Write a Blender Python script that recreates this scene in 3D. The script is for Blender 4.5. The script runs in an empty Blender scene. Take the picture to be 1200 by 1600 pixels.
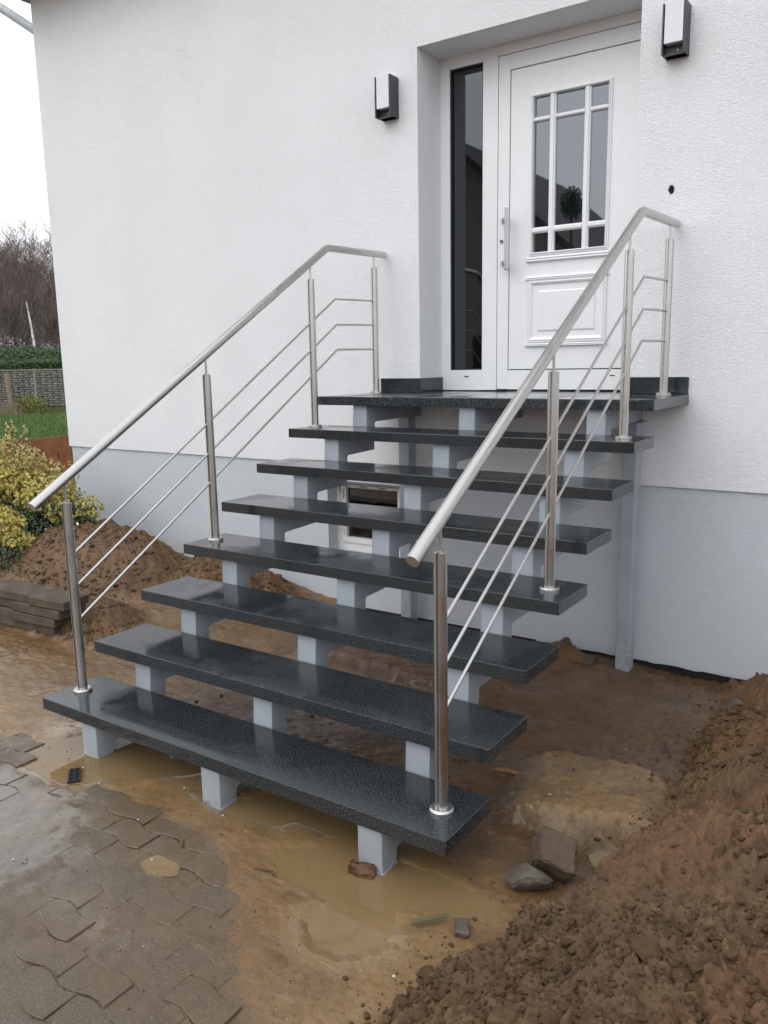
import bpy, bmesh, math, random
import numpy as np
from mathutils import Vector, Matrix
random.seed(7)
RNG = np.random.default_rng(11)
S = bpy.context.scene
C = S.collection
R = math.radians

# ---------------------------------------------------------------- camera
cam_d = bpy.data.cameras.new('camera')
cam = bpy.data.objects.new('camera', cam_d); C.objects.link(cam)
rt = Vector((0.82879504, 0.55927773, -0.0175274))
fw = Vector((-0.55274089, 0.81343174, -0.18112515))
up = Vector((-0.08704192, 0.15980374, 0.98330385))
cam.matrix_world = Matrix(((rt.x, up.x, -fw.x, 2.1288), (rt.y, up.y, -fw.y, -4.583),
                           (rt.z, up.z, -fw.z, 0.1968), (0, 0, 0, 1)))
cam_d.sensor_fit = 'VERTICAL'; cam_d.sensor_height = 24.0
cam_d.lens = 1268.1 / 1600 * 24.0
cam_d.clip_start = 0.05; cam_d.clip_end = 600
S.camera = cam
# ---------------------------------------------------------------- world, sun, exposure
W = bpy.data.worlds.new('World'); S.world = W; W.use_nodes = True
nt = W.node_tree; nt.nodes.clear()
wo = nt.nodes.new('ShaderNodeOutputWorld'); bg = nt.nodes.new('ShaderNodeBackground')
sky = nt.nodes.new('ShaderNodeTexSky'); sky.sky_type = 'NISHITA'; sky.sun_disc = False
sky.sun_elevation = R(50); sky.sun_rotation = R(200)
sky.air_density = 1.3; sky.dust_density = 6.0; sky.ozone_density = 1.5
hs = nt.nodes.new('ShaderNodeHueSaturation'); hs.inputs['Saturation'].default_value = 0.22
hs.inputs['Value'].default_value = 1.0
bg.inputs['Strength'].default_value = 0.13
mxs = nt.nodes.new('ShaderNodeMix'); mxs.data_type = 'RGBA'; mxs.inputs[0].default_value = 0.82
mxs.inputs[7].default_value = (9.3, 9.6, 10.1, 1)            # even cloud cover over the clear-sky model
nt.links.new(sky.outputs[0], hs.inputs['Color']); nt.links.new(hs.outputs[0], mxs.inputs[6]); nt.links.new(mxs.outputs[2], bg.inputs['Color'])
nt.links.new(bg.outputs[0], wo.inputs[0])
sl = bpy.data.lights.new('sun', 'SUN'); sl.energy = 0.5; sl.angle = R(50); sl.color = (1.0, .98, .95)
so = bpy.data.objects.new('sun', sl); C.objects.link(so)
# light travels from the sky in front of the house (-y), high up
sd = Vector((math.sin(R(200)) * math.cos(R(50)), math.cos(R(200)) * math.cos(R(50)), math.sin(R(50))))
so.rotation_euler = sd.to_track_quat('Z', 'Y').to_euler(); so.location = sd * 30
S.view_settings.view_transform = 'Standard'; S.view_settings.look = 'None'
S.view_settings.exposure = 0.36; S.view_settings.gamma = 1.0; S.view_settings.use_curve_mapping = False
S.render.engine = 'CYCLES'

# ================================================================= helpers
def tag(o, label=None, cat=None, group=None, kind=None):
    if label: o['label'] = label
    if cat: o['category'] = cat
    if group: o['group'] = group
    if kind: o['kind'] = kind
    return o

def empty(name, loc=(0, 0, 0), rz=0, parent=None):
    o = bpy.data.objects.new(name, None); C.objects.link(o)
    o.location = loc; o.rotation_euler = (0, 0, rz); o.empty_display_size = .1
    if parent: o.parent = parent
    return o

def link(name, me, mat=None, parent=None, loc=(0, 0, 0)):
    if mat is not None and not me.materials: me.materials.append(mat)
    o = bpy.data.objects.new(name, me); C.objects.link(o)
    o.location = loc
    if parent: o.parent = parent
    return o

def smooth_me(me, on=True):
    me.polygons.foreach_set('use_smooth', [on] * len(me.polygons))

def obj(name, bm, mat, parent=None, smooth=False, loc=(0, 0, 0)):
    me = bpy.data.meshes.new(name)
    bmesh.ops.recalc_face_normals(bm, faces=bm.faces)
    bm.to_mesh(me); bm.free()
    if smooth: smooth_me(me)
    return link(name, me, mat, parent, loc)

def box(bm, x0, x1, y0, y1, z0, z1, bev=0.0, seg=1):
    vs = [bm.verts.new((x, y, z)) for x in (x0, x1) for y in (y0, y1) for z in (z0, z1)]
    idx = [(0, 1, 3, 2), (4, 6, 7, 5), (0, 4, 5, 1), (2, 3, 7, 6), (0, 2, 6, 4), (1, 5, 7, 3)]
    fs = [bm.faces.new([vs[i] for i in f]) for f in idx]
    if bev > 0:
        es = set(e for f in fs for e in f.edges)
        bmesh.ops.bevel(bm, geom=list(es), offset=bev, segments=seg, affect='EDGES', profile=.5)
    return vs

def boxo(name, x0, x1, y0, y1, z0, z1, mat, parent=None, bev=0.0, seg=1):
    bm = bmesh.new(); box(bm, x0, x1, y0, y1, z0, z1, bev, seg)
    return obj(name, bm, mat, parent)

def tube(bm, pts, r, n=12, caps=True, radii=None):
    """round tube swept through pts (mitred bends)"""
    pts = [Vector(p) for p in pts]; rings = []
    prev = None
    for i, p in enumerate(pts):
        if i == 0: t = (pts[1] - p).normalized()
        elif i == len(pts) - 1: t = (p - pts[i - 1]).normalized()
        else:
            a = (p - pts[i - 1]).normalized(); b = (pts[i + 1] - p).normalized(); t = (a + b).normalized()
        if prev is None:
            ref = Vector((1, 0, 0)) if abs(t.x) < .8 else Vector((0, 1, 0))
            u = t.cross(ref).normalized()
        else:
            u = (prev - t * prev.dot(t)).normalized()
        prev = u; v = t.cross(u)
        k = 1.0
        if 0 < i < len(pts) - 1:
            k = 1 / max(.5, t.dot((pts[i + 1] - p).normalized()))
            bis = ((pts[i + 1] - p).normalized() - (p - pts[i - 1]).normalized())
            bis = bis.normalized() if bis.length > 1e-6 else None
        rr = radii[i] if radii else r
        ring = []
        for j in range(n):
            a = 2 * math.pi * j / n
            off = (u * math.cos(a) + v * math.sin(a)) * rr
            if k > 1.0001 and bis is not None: off += bis * off.dot(bis) * (k - 1)
            ring.append(bm.verts.new(p + off))
        rings.append(ring)
    for a, b in zip(rings, rings[1:]):
        for j in range(n): bm.faces.new((a[j], a[(j + 1) % n], b[(j + 1) % n], b[j]))
    if caps:
        bm.faces.new(rings[0][::-1]); bm.faces.new(rings[-1])

def prism(bm, poly, axis, a, b):
    """extrude a 2D polygon; axis='x': poly is (y,z); 'z': (x,y)"""
    def mk(u, v, w): return (w, u, v) if axis == 'x' else ((u, v, w) if axis == 'z' else (u, w, v))
    A = [bm.verts.new(mk(u, v, a)) for u, v in poly]; B = [bm.verts.new(mk(u, v, b)) for u, v in poly]
    n = len(poly); fa = bm.faces.new(A); fb = bm.faces.new(B[::-1]); sides = []
    for i in range(n): sides.append(bm.faces.new((A[i], B[i], B[(i + 1) % n], A[(i + 1) % n])))
    return fa, fb, sides

def set_sharp(o, ang=35):
    me = o.data; smooth_me(me)
    bm = bmesh.new(); bm.from_mesh(me)
    for e in bm.edges:
        if len(e.link_faces) == 2 and e.calc_face_angle(0) > R(ang): e.smooth = False
    bm.to_mesh(me); bm.free()
    return o

def pydata(name, V, F, mat, parent=None, smooth=False):
    me = bpy.data.meshes.new(name)
    V = np.asarray(V, dtype=np.float32); F = np.asarray(F, dtype=np.int32)
    k = F.shape[1]
    me.vertices.add(len(V)); me.vertices.foreach_set('co', V.ravel())
    me.loops.add(F.size); me.loops.foreach_set('vertex_index', F.ravel())
    me.polygons.add(len(F)); me.polygons.foreach_set('loop_start', np.arange(0, F.size, k, dtype=np.int32))
    me.polygons.foreach_set('use_smooth', np.full(len(F), smooth))
    me.update(calc_edges=True)
    return link(name, me, mat, parent)

# ---------------------------------------------------------------- numpy noise
def _h(i, j, s=0):
    n = (i.astype(np.int64) * 374761393 + j.astype(np.int64) * 668265263 + s * 1442695041) & 0xffffffff
    n = ((n ^ (n >> 13)) * 1274126177) & 0xffffffff
    n = n ^ (n >> 16)
    return (n & 0xffffff) / float(0xffffff)
def vnoise(x, y, s=0):
    i = np.floor(x); j = np.floor(y); fx = x - i; fy = y - j
    fx = fx * fx * fx * (fx * (fx * 6 - 15) + 10); fy = fy * fy * fy * (fy * (fy * 6 - 15) + 10)
    a = _h(i, j, s); b = _h(i + 1, j, s); c = _h(i, j + 1, s); d = _h(i + 1, j + 1, s)
    return (a + (b - a) * fx) * (1 - fy) + (c + (d - c) * fx) * fy
def fbm(x, y, f, o=4, s=0):
    t = 0; a = 1; w = 0
    for k in range(o):
        ang = .6 * k; xr = x * math.cos(ang) - y * math.sin(ang); yr = x * math.sin(ang) + y * math.cos(ang)
        t = t + a * (vnoise(xr * f, yr * f, s + k * 17) * 2 - 1); w += a; a *= .5; f *= 2.03
    return t / w
def worley(x, y, f, s=0):
    x = x * f; y = y * f; i = np.floor(x); j = np.floor(y)
    best = np.full(x.shape, 9.0); sec = np.full(x.shape, 9.0); val = np.zeros(x.shape)
    for di in (-1, 0, 1):
        for dj in (-1, 0, 1):
            a = i + di; b = j + dj
            px = a + _h(a, b, s + 1); py = b + _h(a, b, s + 2)
            d = (px - x) ** 2 + (py - y) ** 2
            m = d < best
            sec = np.where(m, best, np.minimum(sec, d)); val = np.where(m, _h(a, b, s + 3), val); best = np.where(m, d, best)
    return np.sqrt(best), np.sqrt(sec), val
def sst(a, b, x):
    t = np.clip((x - a) / (b - a), 0, 1); return t * t * (3 - 2 * t)

# ================================================================= materials
def mat(name):
    m = bpy.data.materials.new(name); m.use_nodes = True
    return m, m.node_tree, m.node_tree.nodes['Principled BSDF']
def N(nt, t, **kw):
    n = nt.nodes.new(t)
    for k, v in kw.items():
        if k in n.inputs: n.inputs[k].default_value = v
        else: setattr(n, k, v)
    return n
def L(nt, a, b): nt.links.new(a, b)
def coords(nt, scale=(1, 1, 1), kind='Object'):
    tc = N(nt, 'ShaderNodeTexCoord'); mp = N(nt, 'ShaderNodeMapping'); mp.inputs['Scale'].default_value = scale
    L(nt, tc.outputs[kind], mp.inputs[0]); return mp.outputs[0]
def noise(nt, vec, sc, det=5, rough=.55, dist=0):
    n = N(nt, 'ShaderNodeTexNoise'); n.inputs['Scale'].default_value = sc; n.inputs['Detail'].default_value = det
    n.inputs['Roughness'].default_value = rough; n.inputs['Distortion'].default_value = dist
    L(nt, vec, n.inputs['Vector']); return n.outputs['Fac']
def ramp(nt, fac, stops):
    r = N(nt, 'ShaderNodeValToRGB'); e = r.color_ramp.elements
    while len(e) < len(stops): e.new(.5)
    for el, (p, c) in zip(e, stops):
        el.position = p; el.color = c if len(c) == 4 else (*c, 1)
    L(nt, fac, r.inputs[0]); return r.outputs[0]
def g(v): return (v, v, v)
def mixc(nt, fac, a, b, mode='MIX'):
    m = N(nt, 'ShaderNodeMix', data_type='RGBA', blend_type=mode)
    if isinstance(fac, (int, float)): m.inputs[0].default_value = fac
    else: L(nt, fac, m.inputs[0])
    for s, v in ((6, a), (7, b)):
        if isinstance(v, (tuple, list)): m.inputs[s].default_value = (*v, 1) if len(v) == 3 else v
        else: L(nt, v, m.inputs[s])
    return m.outputs[2]
def bump(nt, b, h, strength, dist, normal=None):
    n = N(nt, 'ShaderNodeBump'); n.inputs['Strength'].default_value = strength; n.inputs['Distance'].default_value = dist
    L(nt, h, n.inputs['Height'])
    if normal is not None: L(nt, normal, n.inputs['Normal'])
    L(nt, n.outputs[0], b.inputs['Normal']); return n.outputs[0]
def simple(name, col, rough=.6, metal=0.0, var=.12, sc=12, bmp=0.0, bsc=60, bd=.002, coat=0):
    m, nt, b = mat(name); v = coords(nt)
    f = noise(nt, v, sc, 6)
    L(nt, ramp(nt, f, [(.3, tuple(c * (1 - var) for c in col)), (.7, tuple(min(1, c * (1 + var)) for c in col))]), b.inputs['Base Color'])
    b.inputs['Roughness'].default_value = rough; b.inputs['Metallic'].default_value = metal
    if name.startswith(('wet_dark', 'muddy_c', 'clay', 'mossy', 'red_')): b.inputs['Specular IOR Level'].default_value = .25
    if coat: b.inputs['Coat Weight'].default_value = coat
    if bmp: bump(nt, b, noise(nt, v, bsc, 6), bmp, bd)
    return m

def plaster(name, col, strength=.6, tint=(.80, .79, .78)):
    m, nt, b = mat(name); v = coords(nt)
    big = noise(nt, v, .7, 4, .6)
    base = ramp(nt, big, [(.3, tuple(c * .965 for c in col)), (.7, col)])
    st = noise(nt, coords(nt, (3, 3, .35)), 1.3, 4, .6)          # faint vertical weathering
    base = mixc(nt, ramp(nt, st, [(.5, g(0)), (.8, g(.35))]), base, tuple(c * .93 for c in col))
    grain = noise(nt, v, 130, 4, .62, .9)
    base = mixc(nt, ramp(nt, grain, [(.28, g(.35)), (.5, g(0))]), base, tuple(c * .72 for c in col))
    L(nt, base, b.inputs['Base Color']); b.inputs['Roughness'].default_value = .93
    b.inputs['Specular IOR Level'].default_value = .2
    g2 = noise(nt, coords(nt, (78, 78, 125)), 1, 3, .62, 1.0)
    h = ramp(nt, g2, [(.36, g(0)), (.52, g(.75)), (.7, g(1))])
    hm = mixc(nt, ramp(nt, noise(nt, v, 1.6, 4), [(.3, g(.55)), (.7, g(1))]), g(.6), h)
    n1 = bump(nt, b, hm, strength, .0062)
    bump(nt, b, noise(nt, v, 420, 3, .6), .35, .0012, n1)
    return m

M = {}
M['render'] = plaster('white_render', (.85, .862, .882), .6)
M['plinth'] = plaster('plinth_render', (.60, .635, .675), .58)
M['reveal'] = M['render']
M['white_pvc'] = simple('white_pvc', (.82, .83, .84), .28, var=.02)
M['white_pvc2'] = simple('cellar_pvc', (.72, .71, .69), .35, var=.06)
M['rubber'] = simple('dark_gap', (.015, .015, .017), .6)
M['anthracite'] = simple('anthracite_powdercoat', (.045, .047, .055), .45, var=.1, sc=40, bmp=.2, bsc=500, bd=.0003)
M['opal'] = simple('opal_diffuser', (.72, .72, .78), .25, var=.01)
M['soffit'] = simple('soffit_boards', (.32, .25, .2), .7, var=.15, sc=6)
M['zinc'] = simple('zinc_pipe', (.30, .32, .34), .45, metal=.3, var=.2, sc=9)
M['bitumen'] = simple('bitumen_coating', (.012, .012, .013), .55, var=.3, sc=30, bmp=.6, bsc=40, bd=.004)
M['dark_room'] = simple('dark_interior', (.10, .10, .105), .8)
M['roof'] = simple('roof_tiles', (.10, .05, .04), .7, var=.25)
M['black_hole'] = simple('cavity', (.01, .01, .01), .9)

def steel(name, brush_axis):
    m, nt, b = mat(name)
    sc = {'z': (260, 260, 4), 'l': (700, 700, 700)}[brush_axis]
    v = coords(nt, sc); f = noise(nt, v, 1, 4, .6)
    L(nt, ramp(nt, f, [(.3, (.50, .485, .465)), (.7, (.61, .59, .575))]), b.inputs['Base Color'])
    b.inputs['Metallic'].default_value = 1
    f2 = noise(nt, coords(nt), 9, 5)
    L(nt, ramp(nt, f2, [(.3, g(.24)), (.7, g(.38))]), b.inputs['Roughness'])
    if brush_axis == 'z': bump(nt, b, f, .2, .0003)
    return m
M['steel'] = steel('brushed_stainless', 'z'); M['steel_rail'] = steel('satin_stainless', 'l')

def galv():
    m, nt, b = mat('blue_grey_painted_steel'); v = coords(nt)
    f = noise(nt, v, 5, 6, .6)
    c = ramp(nt, f, [(.3, (.30, .335, .375)), (.7, (.37, .405, .445))])
    # mud splashes low down on the legs
    tc = N(nt, 'ShaderNodeNewGeometry'); sx = N(nt, 'ShaderNodeSeparateXYZ'); L(nt, tc.outputs['Position'], sx.inputs[0])
    mr = N(nt, 'ShaderNodeMapRange'); mr.inputs[1].default_value = -1.33; mr.inputs[2].default_value = -1.44; L(nt, sx.outputs[2], mr.inputs[0])
    mm = N(nt, 'ShaderNodeMath', operation='MULTIPLY'); L(nt, mr.outputs[0], mm.inputs[0])
    L(nt, ramp(nt, noise(nt, v, 28, 6, .7), [(.5, g(0)), (.72, g(.8))]), mm.inputs[1])
    c = mixc(nt, mm.outputs[0], c, (.2, .13, .085))
    L(nt, c, b.inputs['Base Color']); b.inputs['Roughness'].default_value = .48
    b.inputs['Metallic'].default_value = .0
    bump(nt, b, noise(nt, v, 160, 4), .15, .0005)
    return m
M['galv'] = galv()

def granite(name='wet_dark_granite', wet=True):
    m, nt, b = mat(name); v = coords(nt)
    sp = noise(nt, v, 235, 2, .75); sp2 = noise(nt, v, 270, 1, .5)
    c = ramp(nt, sp, [(.36, (.004, .0055, .0065)), (.48, (.011, .0145, .0165)), (.57, (.032, .039, .043)), (.67, (.12, .137, .148))])
    c = mixc(nt, ramp(nt, sp2, [(.62, g(0)), (.78, g(.6))]), c, (.17, .19, .20))
    oi = N(nt, 'ShaderNodeObjectInfo'); ad = N(nt, 'ShaderNodeVectorMath', operation='ADD'); L(nt, v, ad.inputs[0]); L(nt, oi.outputs['Location'], ad.inputs[1])
    big = noise(nt, ad.outputs[0], 2.2, 5, .6, .3)
    # water film: patches where the stone is soaked and glossy, others only damp
    patch = ramp(nt, big, [(.46, g(0)), (.52, g(1))])
    c = mixc(nt, patch, c, mixc(nt, .1, c, (.004, .005, .006)))
    L(nt, c, b.inputs['Base Color'])
    rr = mixc(nt, patch, g(.25), g(.08))
    L(nt, rr, b.inputs['Roughness']); b.inputs['Specular IOR Level'].default_value = .60
    n1 = bump(nt, b, sp, .10, .0005)
    bump(nt, b, noise(nt, v, 24, 3, .5), .05, .002, n1)
    return m
M['granite'] = granite()

def glass(name, ior=1.7, tint=(.78, .8, .82)):
    m = bpy.data.materials.new(name); m.use_nodes = True; nt = m.node_tree; nt.nodes.clear()
    o = N(nt, 'ShaderNodeOutputMaterial'); mx = N(nt, 'ShaderNodeMixShader'); fr = N(nt, 'ShaderNodeFresnel'); fr.inputs[0].default_value = ior
    tr = N(nt, 'ShaderNodeBsdfTransparent'); tr.inputs[0].default_value = (*tint, 1)
    gl = N(nt, 'ShaderNodeBsdfGlossy'); gl.inputs['Roughness'].default_value = .015; gl.inputs[0].default_value = (.9, .95, 1, 1)
    gm = N(nt, 'ShaderNodeNewGeometry'); sb = N(nt, 'ShaderNodeMath', operation='SUBTRACT'); sb.use_clamp = True      # mirror only on the outer face of the pane
    L(nt, fr.outputs[0], sb.inputs[0]); L(nt, gm.outputs['Backfacing'], sb.inputs[1])
    L(nt, sb.outputs[0], mx.inputs[0]); L(nt, tr.outputs[0], mx.inputs[1]); L(nt, gl.outputs[0], mx.inputs[2]); L(nt, mx.outputs[0], o.inputs[0])
    return m
M['glass'] = glass('window_glass', 2.6, (.6, .63, .65)); M['side_glass'] = glass('sidelight_glass', 1.95, (.4, .43, .47))

def water(name, col, turbid, rough=.03, ior=1.38):
    """water sheet: fresnel mirror over part-see-through muddy body"""
    m = bpy.data.materials.new(name); m.use_nodes = True; nt = m.node_tree; nt.nodes.clear()
    o = N(nt, 'ShaderNodeOutputMaterial'); mx = N(nt, 'ShaderNodeMixShader'); fr = N(nt, 'ShaderNodeFresnel'); fr.inputs[0].default_value = ior
    tr = N(nt, 'ShaderNodeBsdfTransparent'); tr.inputs[0].default_value = (.86, .8, .7, 1)
    df = N(nt, 'ShaderNodeBsdfDiffuse'); v = coords(nt)
    L(nt, ramp(nt, noise(nt, v, 6, 4), [(.3, tuple(c * .85 for c in col)), (.7, col)]), df.inputs[0])
    body = N(nt, 'ShaderNodeMixShader'); body.inputs[0].default_value = turbid
    L(nt, tr.outputs[0], body.inputs[1]); L(nt, df.outputs[0], body.inputs[2])
    gl = N(nt, 'ShaderNodeBsdfGlossy'); gl.inputs['Roughness'].default_value = rough; gl.inputs[0].default_value = (1, 1, 1, 1)
    bp = N(nt, 'ShaderNodeBump'); bp.inputs['Strength'].default_value = .05; bp.inputs['Distance'].default_value = .004
    L(nt, noise(nt, v, 14, 3), bp.inputs['Height']); L(nt, bp.outputs[0], gl.inputs['Normal'])
    L(nt, fr.outputs[0], mx.inputs[0]); L(nt, body.outputs[0], mx.inputs[1]); L(nt, gl.outputs[0], mx.inputs[2]); L(nt, mx.outputs[0], o.inputs[0])
    return m
M['murky'] = water('murky_puddle_water', (.245, .165, .078), .85)
M['film'] = water('clear_puddle_water', (.24, .19, .14), .35, .02, 1.6)

def grit_color(nt, P):
    n1 = noise(nt, P, 2.6, 6, .62); n2 = noise(nt, P, 150, 4, .7); n3 = noise(nt, P, 18, 6, .7)
    c = ramp(nt, n2, [(.3, (0.034, 0.026, 0.016)), (.5, (0.079, 0.059, 0.038)), (.72, (0.148, 0.114, 0.074))])
    mud = ramp(nt, n3, [(.3, (0.090, 0.058, 0.029)), (.7, (0.148, 0.095, 0.047))])
    c = mixc(nt, ramp(nt, n1, [(.40, g(.15)), (.62, g(.8))]), c, mud)
    return mixc(nt, ramp(nt, noise(nt, P, 240, 2, .5), [(.70, g(0)), (.75, g(.8))]), c, (0.403, 0.337, 0.230)), n2, n3
def wet_rough(nt, P):
    return ramp(nt, noise(nt, P, 3.1, 6, .6), [(.38, g(.16)), (.62, g(.48))])
def film_mask(nt, P, gain=1.0):
    """where a skin of standing water covers the paving (soft, broken edge)"""
    mp = N(nt, 'ShaderNodeMapping'); mp.inputs['Location'].default_value = (.66 / .62, 3.17 / .36, 1.42 / .4); mp.inputs['Scale'].default_value = (1 / .62, 1 / .36, 1 / .4)
    L(nt, P, mp.inputs[0]); ln = N(nt, 'ShaderNodeVectorMath', operation='LENGTH'); L(nt, mp.outputs[0], ln.inputs[0])
    n = noise(nt, P, 7, 7, .68); a = N(nt, 'ShaderNodeMath', operation='MULTIPLY_ADD'); L(nt, n, a.inputs[0]); a.inputs[1].default_value = 1.5; L(nt, ln.outputs['Value'], a.inputs[2])
    mr = N(nt, 'ShaderNodeMapRange'); mr.inputs[1].default_value = 1.72; mr.inputs[2].default_value = 1.42; L(nt, a.outputs[0], mr.inputs[0])
    n2 = ramp(nt, noise(nt, P, 3.3, 7, .7), [(.50, g(0)), (.68, g(.55))])
    mx = N(nt, 'ShaderNodeMath', operation='MAXIMUM'); L(nt, mr.outputs[0], mx.inputs[0]); L(nt, n2, mx.inputs[1])
    return mx.outputs[0]
def soil():
    m, nt, b = mat('wet_soil'); v = coords(nt)
    at_c = N(nt, 'ShaderNodeAttribute', attribute_name='clay'); at_w = N(nt, 'ShaderNodeAttribute', attribute_name='wet')
    at_r = N(nt, 'ShaderNodeAttribute', attribute_name='ruddy')
    n1 = noise(nt, v, 7, 8, .65); n2 = noise(nt, v, 55, 6, .7)
    dark = ramp(nt, n1, [(.3, (0.065, 0.036, 0.016)), (.6, (0.116, 0.065, 0.029)), (.8, (0.162, 0.094, 0.043))])
    clay = ramp(nt, n1, [(.25, (0.134, 0.080, 0.033)), (.55, (0.213, 0.129, 0.052)), (.8, (0.280, 0.175, 0.075))])
    rud = ramp(nt, n1, [(.3, (0.096, 0.045, 0.018)), (.7, (0.168, 0.082, 0.033))])
    c = mixc(nt, at_r.outputs['Fac'], dark, rud); c = mixc(nt, at_c.outputs['Fac'], c, clay)
    c = mixc(nt, ramp(nt, n2, [(.3, g(.55)), (.5, g(0))]), c, (0.034, 0.019, 0.010))
    spk = noise(nt, v, 210, 2, .5)
    c = mixc(nt, ramp(nt, spk, [(.70, g(0)), (.76, g(.7))]), c, (0.381, 0.296, 0.180))
    L(nt, c, b.inputs['Base Color'])
    P = N(nt, 'ShaderNodeNewGeometry').outputs['Position']; at_p = N(nt, 'ShaderNodeAttribute', attribute_name='grit')
    gc, g2, g3 = grit_color(nt, P); c = mixc(nt, at_p.outputs['Fac'], c, gc)
    rw = mixc(nt, at_w.outputs['Fac'], g(.85), mixc(nt, ramp(nt, noise(nt, v, 4, 5), [(.4, g(0)), (.6, g(1))]), g(.42), g(.22)))
    at_s = N(nt, 'ShaderNodeAttribute', attribute_name='silt')
    c = mixc(nt, at_s.outputs['Fac'], c, mixc(nt, .25, (0.224, 0.143, 0.059), c))
    rw = mixc(nt, at_p.outputs['Fac'], rw, wet_rough(nt, P)); L(nt, c, b.inputs['Base Color'])
    fm = film_mask(nt, P); cm = N(nt, 'ShaderNodeMath', operation='MULTIPLY'); L(nt, fm, cm.inputs[0]); L(nt, at_w.outputs['Fac'], cm.inputs[1])
    cs = N(nt, 'ShaderNodeMath', operation='MAXIMUM'); L(nt, cm.outputs[0], cs.inputs[0]); L(nt, at_s.outputs['Fac'], cs.inputs[1])
    L(nt, cs.outputs[0], b.inputs['Coat Weight']); b.inputs['Coat Roughness'].default_value = .05; b.inputs['Coat IOR'].default_value = 1.5
    L(nt, rw, b.inputs['Roughness']); b.inputs['Specular IOR Level'].default_value = .5
    nn = bump(nt, b, n2, .6, .0045)
    bump(nt, b, noise(nt, v, 160, 5, .7), .6, .003, nn)
    return m
M['soil'] = soil()

def paver_mat():
    m, nt, b = mat('muddy_concrete_paver')
    P = N(nt, 'ShaderNodeNewGeometry').outputs['Position']
    c, n2, n3 = grit_color(nt, P)
    L(nt, c, b.inputs['Base Color']); L(nt, wet_rough(nt, P), b.inputs['Roughness'])
    b.inputs['Specular IOR Level'].default_value = .55
    L(nt, film_mask(nt, P), b.inputs['Coat Weight']); b.inputs['Coat Roughness'].default_value = .05; b.inputs['Coat IOR'].default_value = 1.5
    nn = bump(nt, b, n2, .7, .0035)
    bump(nt, b, n3, .35, .006, nn)
    return m
M['paver'] = paver_mat()
M['stone_dark'] = simple('wet_dark_stone', (.10, .085, .07), .55, var=.35, sc=14, bmp=.8, bsc=60, bd=.006)
M['stone_mud'] = simple('muddy_concrete_lump', (.095, .068, .044), .6, var=.3, sc=10, bmp=.8, bsc=45, bd=.006)
M['stone_clay'] = simple('clay_stone', (.13, .092, .054), .6, var=.2, sc=20, bmp=.7, bsc=60, bd=.004)
M['pebble'] = simple('pale_grit', (.55, .5, .42), .6, var=.4, sc=4)
M['slab'] = simple('mossy_concrete_slab', (.088, .068, .050), .75, var=.4, sc=9, bmp=.8, bsc=70, bd=.004)
M['stick'] = simple('wet_stick', (.28, .13, .055), .4, var=.5, sc=25, bmp=.7, bsc=90, bd=.002)
M['needle'] = simple('fir_needles', (.055, .07, .028), .6, var=.3)
M['fence_red'] = simple('red_brown_board', (.23, .088, .038), .6, var=.35, sc=5, bmp=.4, bsc=30, bd=.003)
M['wicker'] = simple('grey_wicker', (.25, .225, .20), .85, var=.35, sc=5)
M['post_wood'] = simple('weathered_post', (.24, .18, .12), .8, var=.2)
M['lawn'] = simple('lawn_green', (.06, .115, .028), .8, var=.35, sc=1.2)
M['hedge'] = simple('hedge_leaf', (.035, .075, .022), .6, var=.45, sc=1.5)
M['bark'] = simple('bare_bark', (.085, .062, .05), .9, var=.3, sc=2)
M['twig'] = simple('brown_twigs', (.165, .128, .112), .9, var=.3, sc=.6)
M['birch'] = simple('birch_bark', (.6, .58, .53), .7, var=.5, sc=6)
M['reed'] = simple('dry_stalks', (.24, .19, .12), .9, var=.3)
M['wall_far'] = simple('neighbour_render', (.3, .28, .27), .9)
M['roof_far'] = simple('neighbour_roof', (.035, .03, .032), .7)

def leafmat(name, lo, hi, tr=.3):
    m, nt, b = mat(name)
    gi = N(nt, 'ShaderNodeNewGeometry')
    L(nt, ramp(nt, gi.outputs['Random Per Island'], [(0, lo), (1, hi)]), b.inputs['Base Color'])
    b.inputs['Roughness'].default_value = .45; b.inputs['Subsurface Weight'].default_value = 0
    return m
M['leaf_yellow'] = leafmat('variegated_leaf', (.26, .24, .05), (.52, .42, .11))
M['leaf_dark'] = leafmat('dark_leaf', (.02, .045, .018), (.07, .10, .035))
M['leaf_tan'] = leafmat('buff_leaf', (.28, .24, .07), (.50, .43, .16))

def soil2():
    m, nt, b = mat('crumbly_soil'); v = coords(nt)
    gi = N(nt, 'ShaderNodeNewGeometry')
    n1 = noise(nt, v, 7, 8, .65)
    c0 = ramp(nt, n1, [(.3, (0.065, 0.037, 0.016)), (.6, (0.110, 0.063, 0.029)), (.8, (0.146, 0.088, 0.041))])
    c = mixc(nt, ramp(nt, gi.outputs['Random Per Island'], [(.6, g(0)), (1, g(.5))]), c0, (0.146, 0.090, 0.043))
    tanp = noise(nt, v, 3.0, 5, .6); c = mixc(nt, ramp(nt, tanp, [(.48, g(0)), (.62, g(.75))]), c, ramp(nt, n1, [(.3, (0.106, 0.067, 0.031)), (.7, (0.168, 0.110, 0.052))]))
    n2 = noise(nt, v, 70, 5, .7)
    c = mixc(nt, ramp(nt, n2, [(.3, g(.5)), (.55, g(0))]), c, (0.039, 0.021, 0.011))
    L(nt, c, b.inputs['Base Color']); b.inputs['Roughness'].default_value = .8; b.inputs['Specular IOR Level'].default_value = .3
    bump(nt, b, noise(nt, v, 110, 6, .75), 1.0, .007); return m
M['clod'] = soil2()
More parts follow.
